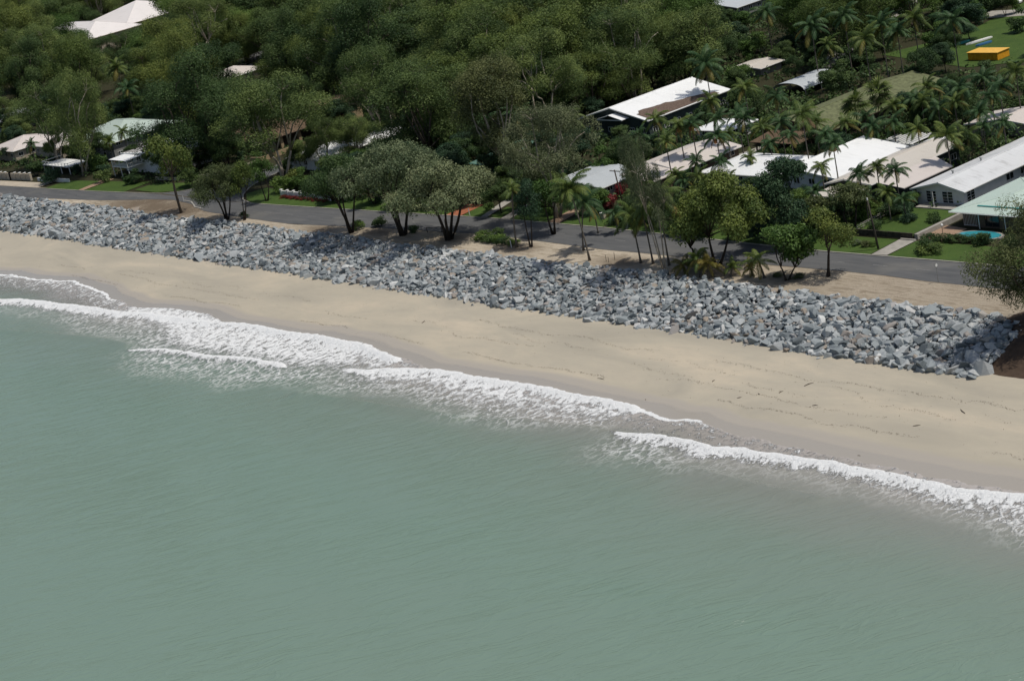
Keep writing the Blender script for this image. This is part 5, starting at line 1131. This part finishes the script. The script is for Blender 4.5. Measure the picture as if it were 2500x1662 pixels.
# timber retaining walls round the raised lawn: boards and posts
def boards(name, label, a, b, h, z):
    a = np.array(a); b = np.array(b); o = empty(name, (a[0], a[1], z)); tag(o, label, 'wall'); L = np.linalg.norm(b-a); d = (b-a)/L; n = int(L/.9); nr = np.array([-d[1], d[0]])*.05
    for k in range(n):
        s, e = d*(L*k/n+.02), d*(L*(k+1)/n-.02); hh = h+random.uniform(-.03, .03)
        MB().slab([(s[0]-nr[0], s[1]-nr[1], hh), (e[0]-nr[0], e[1]-nr[1], hh), (e[0]+nr[0], e[1]+nr[1], hh), (s[0]+nr[0], s[1]+nr[1], hh)], hh+.02).build('board', M['timber'], o)
    MB().slab([(-nr[0]*2, -nr[1]*2, h+.12), (d[0]*L-nr[0]*2, d[1]*L-nr[1]*2, h+.12), (d[0]*L+nr[0]*2, d[1]*L+nr[1]*2, h+.12), (nr[0]*2, nr[1]*2, h+.12)], .07).build('top_rail', M['timber'], o)
    return o
boards('retaining_wall', 'dark timber retaining wall facing the road below the raised lawn', (-241, 247.75), (-220.1, 247.9), .95, 4.1)
boards('retaining_wall', 'timber retaining wall beside the tan paved drive', (-220.1, 248.1), (-220.1, 262.2), .75, 4.1)
MB().box(-220.05, -219.35, 248.2, 262.2, 4.0, 4.95).build('garden_kerb', M['concrete'])['kind'] = 'structure'
MB().box(-222.4, -219.2, 247.2, 247.6, 4.0, 4.3).build('step', M['concrete'])['kind'] = 'structure'
o = at_root('swimming_pool', 'turquoise swimming pool beside the mint-roofed house', 'pool', (-209.5, 252.3), 4.05)
pp = [(math.cos(t)*4.2, math.sin(t)*1.9) for t in np.linspace(0, 2*math.pi, 25)[:-1]]
MB().slab([(x*1.12, y*1.18, .18) for x, y in pp], .2).build('pool_surround', M['concrete'], o); MB().slab([(x, y, .21) for x, y in pp], .02).build('pool_water', M['pool'], o)
o = at_root('garden_lamp', 'white globe garden lamp at the edge of the tan paved drive', 'lamp', G(2302, 571, 4.1), 4.1); MB().tube([(0, 0, 0), (0, 0, 1.3)], [.05, .04], 6).build('post', M['black'], o)
mb = MB(); mb.tube([(0, 0, 1.3), (0, 0, 1.4), (0, 0, 1.55), (0, 0, 1.7), (0, 0, 1.78)], [.08, .19, .24, .19, .05], 10); mb.build('globe', M['white'], o, True)
p = G(2291, 690); o = at_root('road_sign', 'round road sign on a thin grey post at the road edge', 'sign', p); MB().tube([(0, 0, -.1), (0, 0, 3.2)], [.045, .045], 6).build('post', M['metal'], o)
fd = Vector((-_v[0], -_v[1], 0)).normalized(); an = math.atan2(fd.y, fd.x)+R(35)
dd = np.array([math.cos(an), math.sin(an), 0]); MB().tube([dd*.05+[0, 0, 2.9], dd*.09+[0, 0, 2.9]], [.36, .36], 18).build('sign_disc', M['metal'], o); MB().tube([dd*.091+[0, 0, 2.9], dd*.1+[0, 0, 2.9]], [.27, .27], 18).build('sign_face', M['white'], o)
def frame_barrier(p, L, rz, label):
    o = at_root('barrier_frame', label, 'barrier', p, 4.0, rz)
    for x in (0, L): MB().box(x-.06, x+.06, -.06, .06, -.1, 1.05).build('post', M['timber'], o)
    MB().box(-.08, L+.08, -.05, .05, 1.052, 1.17).build('rail', M['timber'], o)
a = G(1044, 568); b = G(1079, 567); frame_barrier(a, float(np.linalg.norm((b-a)[:2])), math.atan2(b[1]-a[1], b[0]-a[0]), 'dark wooden barrier frame on the sand next to the umbrella-crowned tree')
for (x, y, hh) in ((1480, 639, 1.4), (1486, 641, 1.2), (1501, 634, 1.5)):
    p = G(x, y); o = MB().tube([(0, 0, -.1), (.05, .03, hh*.5), (.08, .02, hh)], [.05, .045, .04], 6).build('stake', M['timber']); o.location = (p[0], p[1], float(land_z(p[0], p[1]))-.05); tag(o, 'thin timber stake stuck in the sand below the leaning coconut palm', 'stake', 'stakes in the sand')
for (x, y, lab) in ((1249, 605, 'thin pale marker post beside the ragged thin palm'), (449, 492, 'white marker post at the edge of the gravel by the junction'), (1147, 527, 'pale tree-guard post beside the terracotta drive')):
    p = G(x, y); o = at_root('marker_post', lab, 'post', p); MB().tube([(0, 0, -.1), (0, 0, 1.5)], [.09, .09], 6).build('shaft', M['white'], o); MB().tube([(0, 0, 1.5), (0, 0, 1.62)], [.11, .05], 6).build('cap', M['concrete'], o)
p = G(1474, 535); o = at_root('letterbox_pillar', 'cream letterbox pillar beside the tan drive', 'letterbox', p, 4.1); MB().box(-.5, .5, -.3, .3, -.1, 1.1).build('pillar', M['cream'], o); MB().box(-.58, .58, -.38, .38, 1.1, 1.24).build('cap', M['white'], o); MB().box(-.2, .2, -.33, -.3, .7, .8).build('slot', M['black'], o)
def bin_(p, mat, lid, label):
    o = at_root('wheelie_bin', label, 'bin', p, 4.1); v = [(-.28, -.3, .06), (.28, -.3, .06), (.28, .3, .06), (-.28, .3, .06), (-.34, -.38, 1.0), (.34, -.38, 1.0), (.34, .38, 1.0), (-.34, .38, 1.0)]
    MB().add(v, [(0, 3, 2, 1), (4, 5, 6, 7), (0, 1, 5, 4), (1, 2, 6, 5), (2, 3, 7, 6), (3, 0, 4, 7)]).build('body', M[mat], o); MB().slab([(-.37, -.42, 1.09), (.37, -.42, 1.09), (.37, .4, 1.13), (-.37, .4, 1.13)], .07).build('lid', M[lid], o)
    for s in (-.3, .3): MB().tube([(s-.04, .34, .12), (s+.04, .34, .12)], [.12, .12], 10).build('wheel', M['black'], o)
bin_(G(1501, 541), 'white', 'concrete', 'pale bin standing on the grass by the letterbox pillar'); bin_(G(1529, 561), 'darkwall', 'darkwall', 'dark wheelie bin at the kerb near the letterbox pillar')
def car(p, rz, mat, label):
    o = at_root('parked_car', label, 'car', p, 4.1, rz); prof = [(-2.1, .35), (2.1, .35), (2.15, .75), (1.9, .9), (1.1, .98), (-2.1, 1.0)]; cab = [(-2.0, 1.0), (.95, .98), (.35, 1.45), (-1.5, 1.48)]
    def ext(pr, w): n = len(pr); V = [(x, -w, z) for x, z in pr]+[(x, w, z) for x, z in pr]; return MB().add(V, [tuple(range(n)), tuple(range(2*n-1, n-1, -1))]+[(i, n+i, n+(i+1) % n, (i+1) % n) for i in range(n)])
    ext(prof, .85).build('body', M[mat], o); ext(cab, .72).build('cabin', M['glass'], o); MB().slab([(-1.5, -.7, 1.5), (.36, -.7, 1.48), (.36, .7, 1.48), (-1.5, .7, 1.5)], .03).build('roof', M[mat], o)
    for x in (-1.35, 1.35):
        for y in (-.8, .8):
            w = MB().tube([(x, y-.1, .33), (x, y+.1, .33)], [.33, .33], 12).build('wheel', M['black'], o); MB().tube([(x, y-.11 if y < 0 else y+.1, .33), (x, y-.1 if y < 0 else y+.11, .33)], [.19, .19], 10).build('rim', M['metal'], w)
    for y in (-.55, .55): MB().box(2.1, 2.16, y-.18, y+.18, .62, .74).build('headlight', M['white'], o)
car(G(2475, 12), R(10), 'white', 'pale car parked at the top of the lawn beyond the orange container'); car(G(604, 166), R(20), 'white', 'white car parked on the inland drive beside the pinkish roof')
for i, (x, y, L, mt_, lab) in enumerate(((2391, 102, 8, 'white', 'long white board lying on the lawn by the orange container'), (2402, 109, 5, 'blue', 'bluish boat-like hull lying next to the long white board'), (2345, 108, 6, 'teal', 'narrow green hull lying at the edge of the lawn'))):
    p = G(x, y, 4.1); rz = R(75); pts = [(-L/2, 0), (-L*.35, .5), (0, .62), (L*.35, .5), (L/2, 0), (L*.35, -.5), (0, -.62), (-L*.35, -.5)]
    o = at_root('upturned_hull', lab, 'boat', p, 4.12, rz); MB().slab([(a, b, .35) for a, b in pts], .33).build('hull', M[mt_], o); MB().slab([(a*.9, b*.45, .46) for a, b in pts], .1).build('keel_ridge', M[mt_], o)
# driftwood and weed on the beach
for i, (x, y, L) in enumerate(((1467,925,1.6),(1975,938,1.6),(2350,1004,1.8),(2238,1039,1.0),(1034,786,1.2),(2097,1113,.6),(1907,957,.8),(1853,962,.7),(1805,971,.7),(1576,976,.5),(1990,990,.9),(1742,930,.6))):
    p = G(x, y, float(beach_z(np.array(G(x, y, .6)[0]), np.array(G(x, y, .6)[1])))); o = MB().tube([(-L/2, 0, .02), (0, .05, .07), (L/2, -.04, .04)], [.05, .07, .03], 6).build('driftwood', M['wood_grey'])
    o.location = [float(c) for c in p]; o.rotation_euler[2] = i*1.3; tag(o, 'small dark piece of driftwood lying on the bare sand', 'driftwood', 'driftwood on the beach')
wr = np.random.default_rng(21); C = []
def wrack(y0, amp, seed, dens, x0=-500, x1=-130, sp=.16):
    for x in np.arange(x0, x1, .30):
        if vnoise(np.array(x*.08), np.array(seed*1.), seed) < .48: continue
        for k in range(wr.poisson(dens)):
            xx = x+wr.uniform(-.2, .2); y = y0(xx)+amp*(fbm(np.array(xx*.12), np.array(seed*1.), seed)-.5)*2+.7*(fbm(np.array(xx*.7), np.array(2.), seed)-.5)+wr.normal()*sp
            C.append((xx, y))
sw = lambda x: float(np.interp(x, *SWASH1))
wrack(lambda x: sw(x)*.35+.65*178+7.5, 1.2, 3, 2.2); wrack(lambda x: 191.5, 1.6, 5, 1.6); wrack(lambda x: 197, 1.8, 8, 2.0, -300); wrack(lambda x: 189, 1.5, 15, 1.8, -230); wrack(lambda x: 194, 2.2, 18, 1.2)
for _ in range(700): C.append((wr.uniform(-480, -140), wr.uniform(184, 203.5)))
C = np.array(C); Cz = np.column_stack([C, beach_z(C[:, 0], C[:, 1])+.03]); Nn = np.tile([0, 0, 1.], (len(C), 1))+wr.normal(size=(len(C), 3))*.25
V, Q = leaves(Cz, Nn, .19, wr, 3.0); o = obj('beach_weed', mesh_np('beach_weed', V-np.array([-300, 190, 1]), Q, simple('dried_weed', (.16, .13, .09), .95, .3, 4)), None, (-300, 190, 1)); tag(o, 'thin winding lines of dark dried weed on the beach', 'seaweed', kind='stuff')
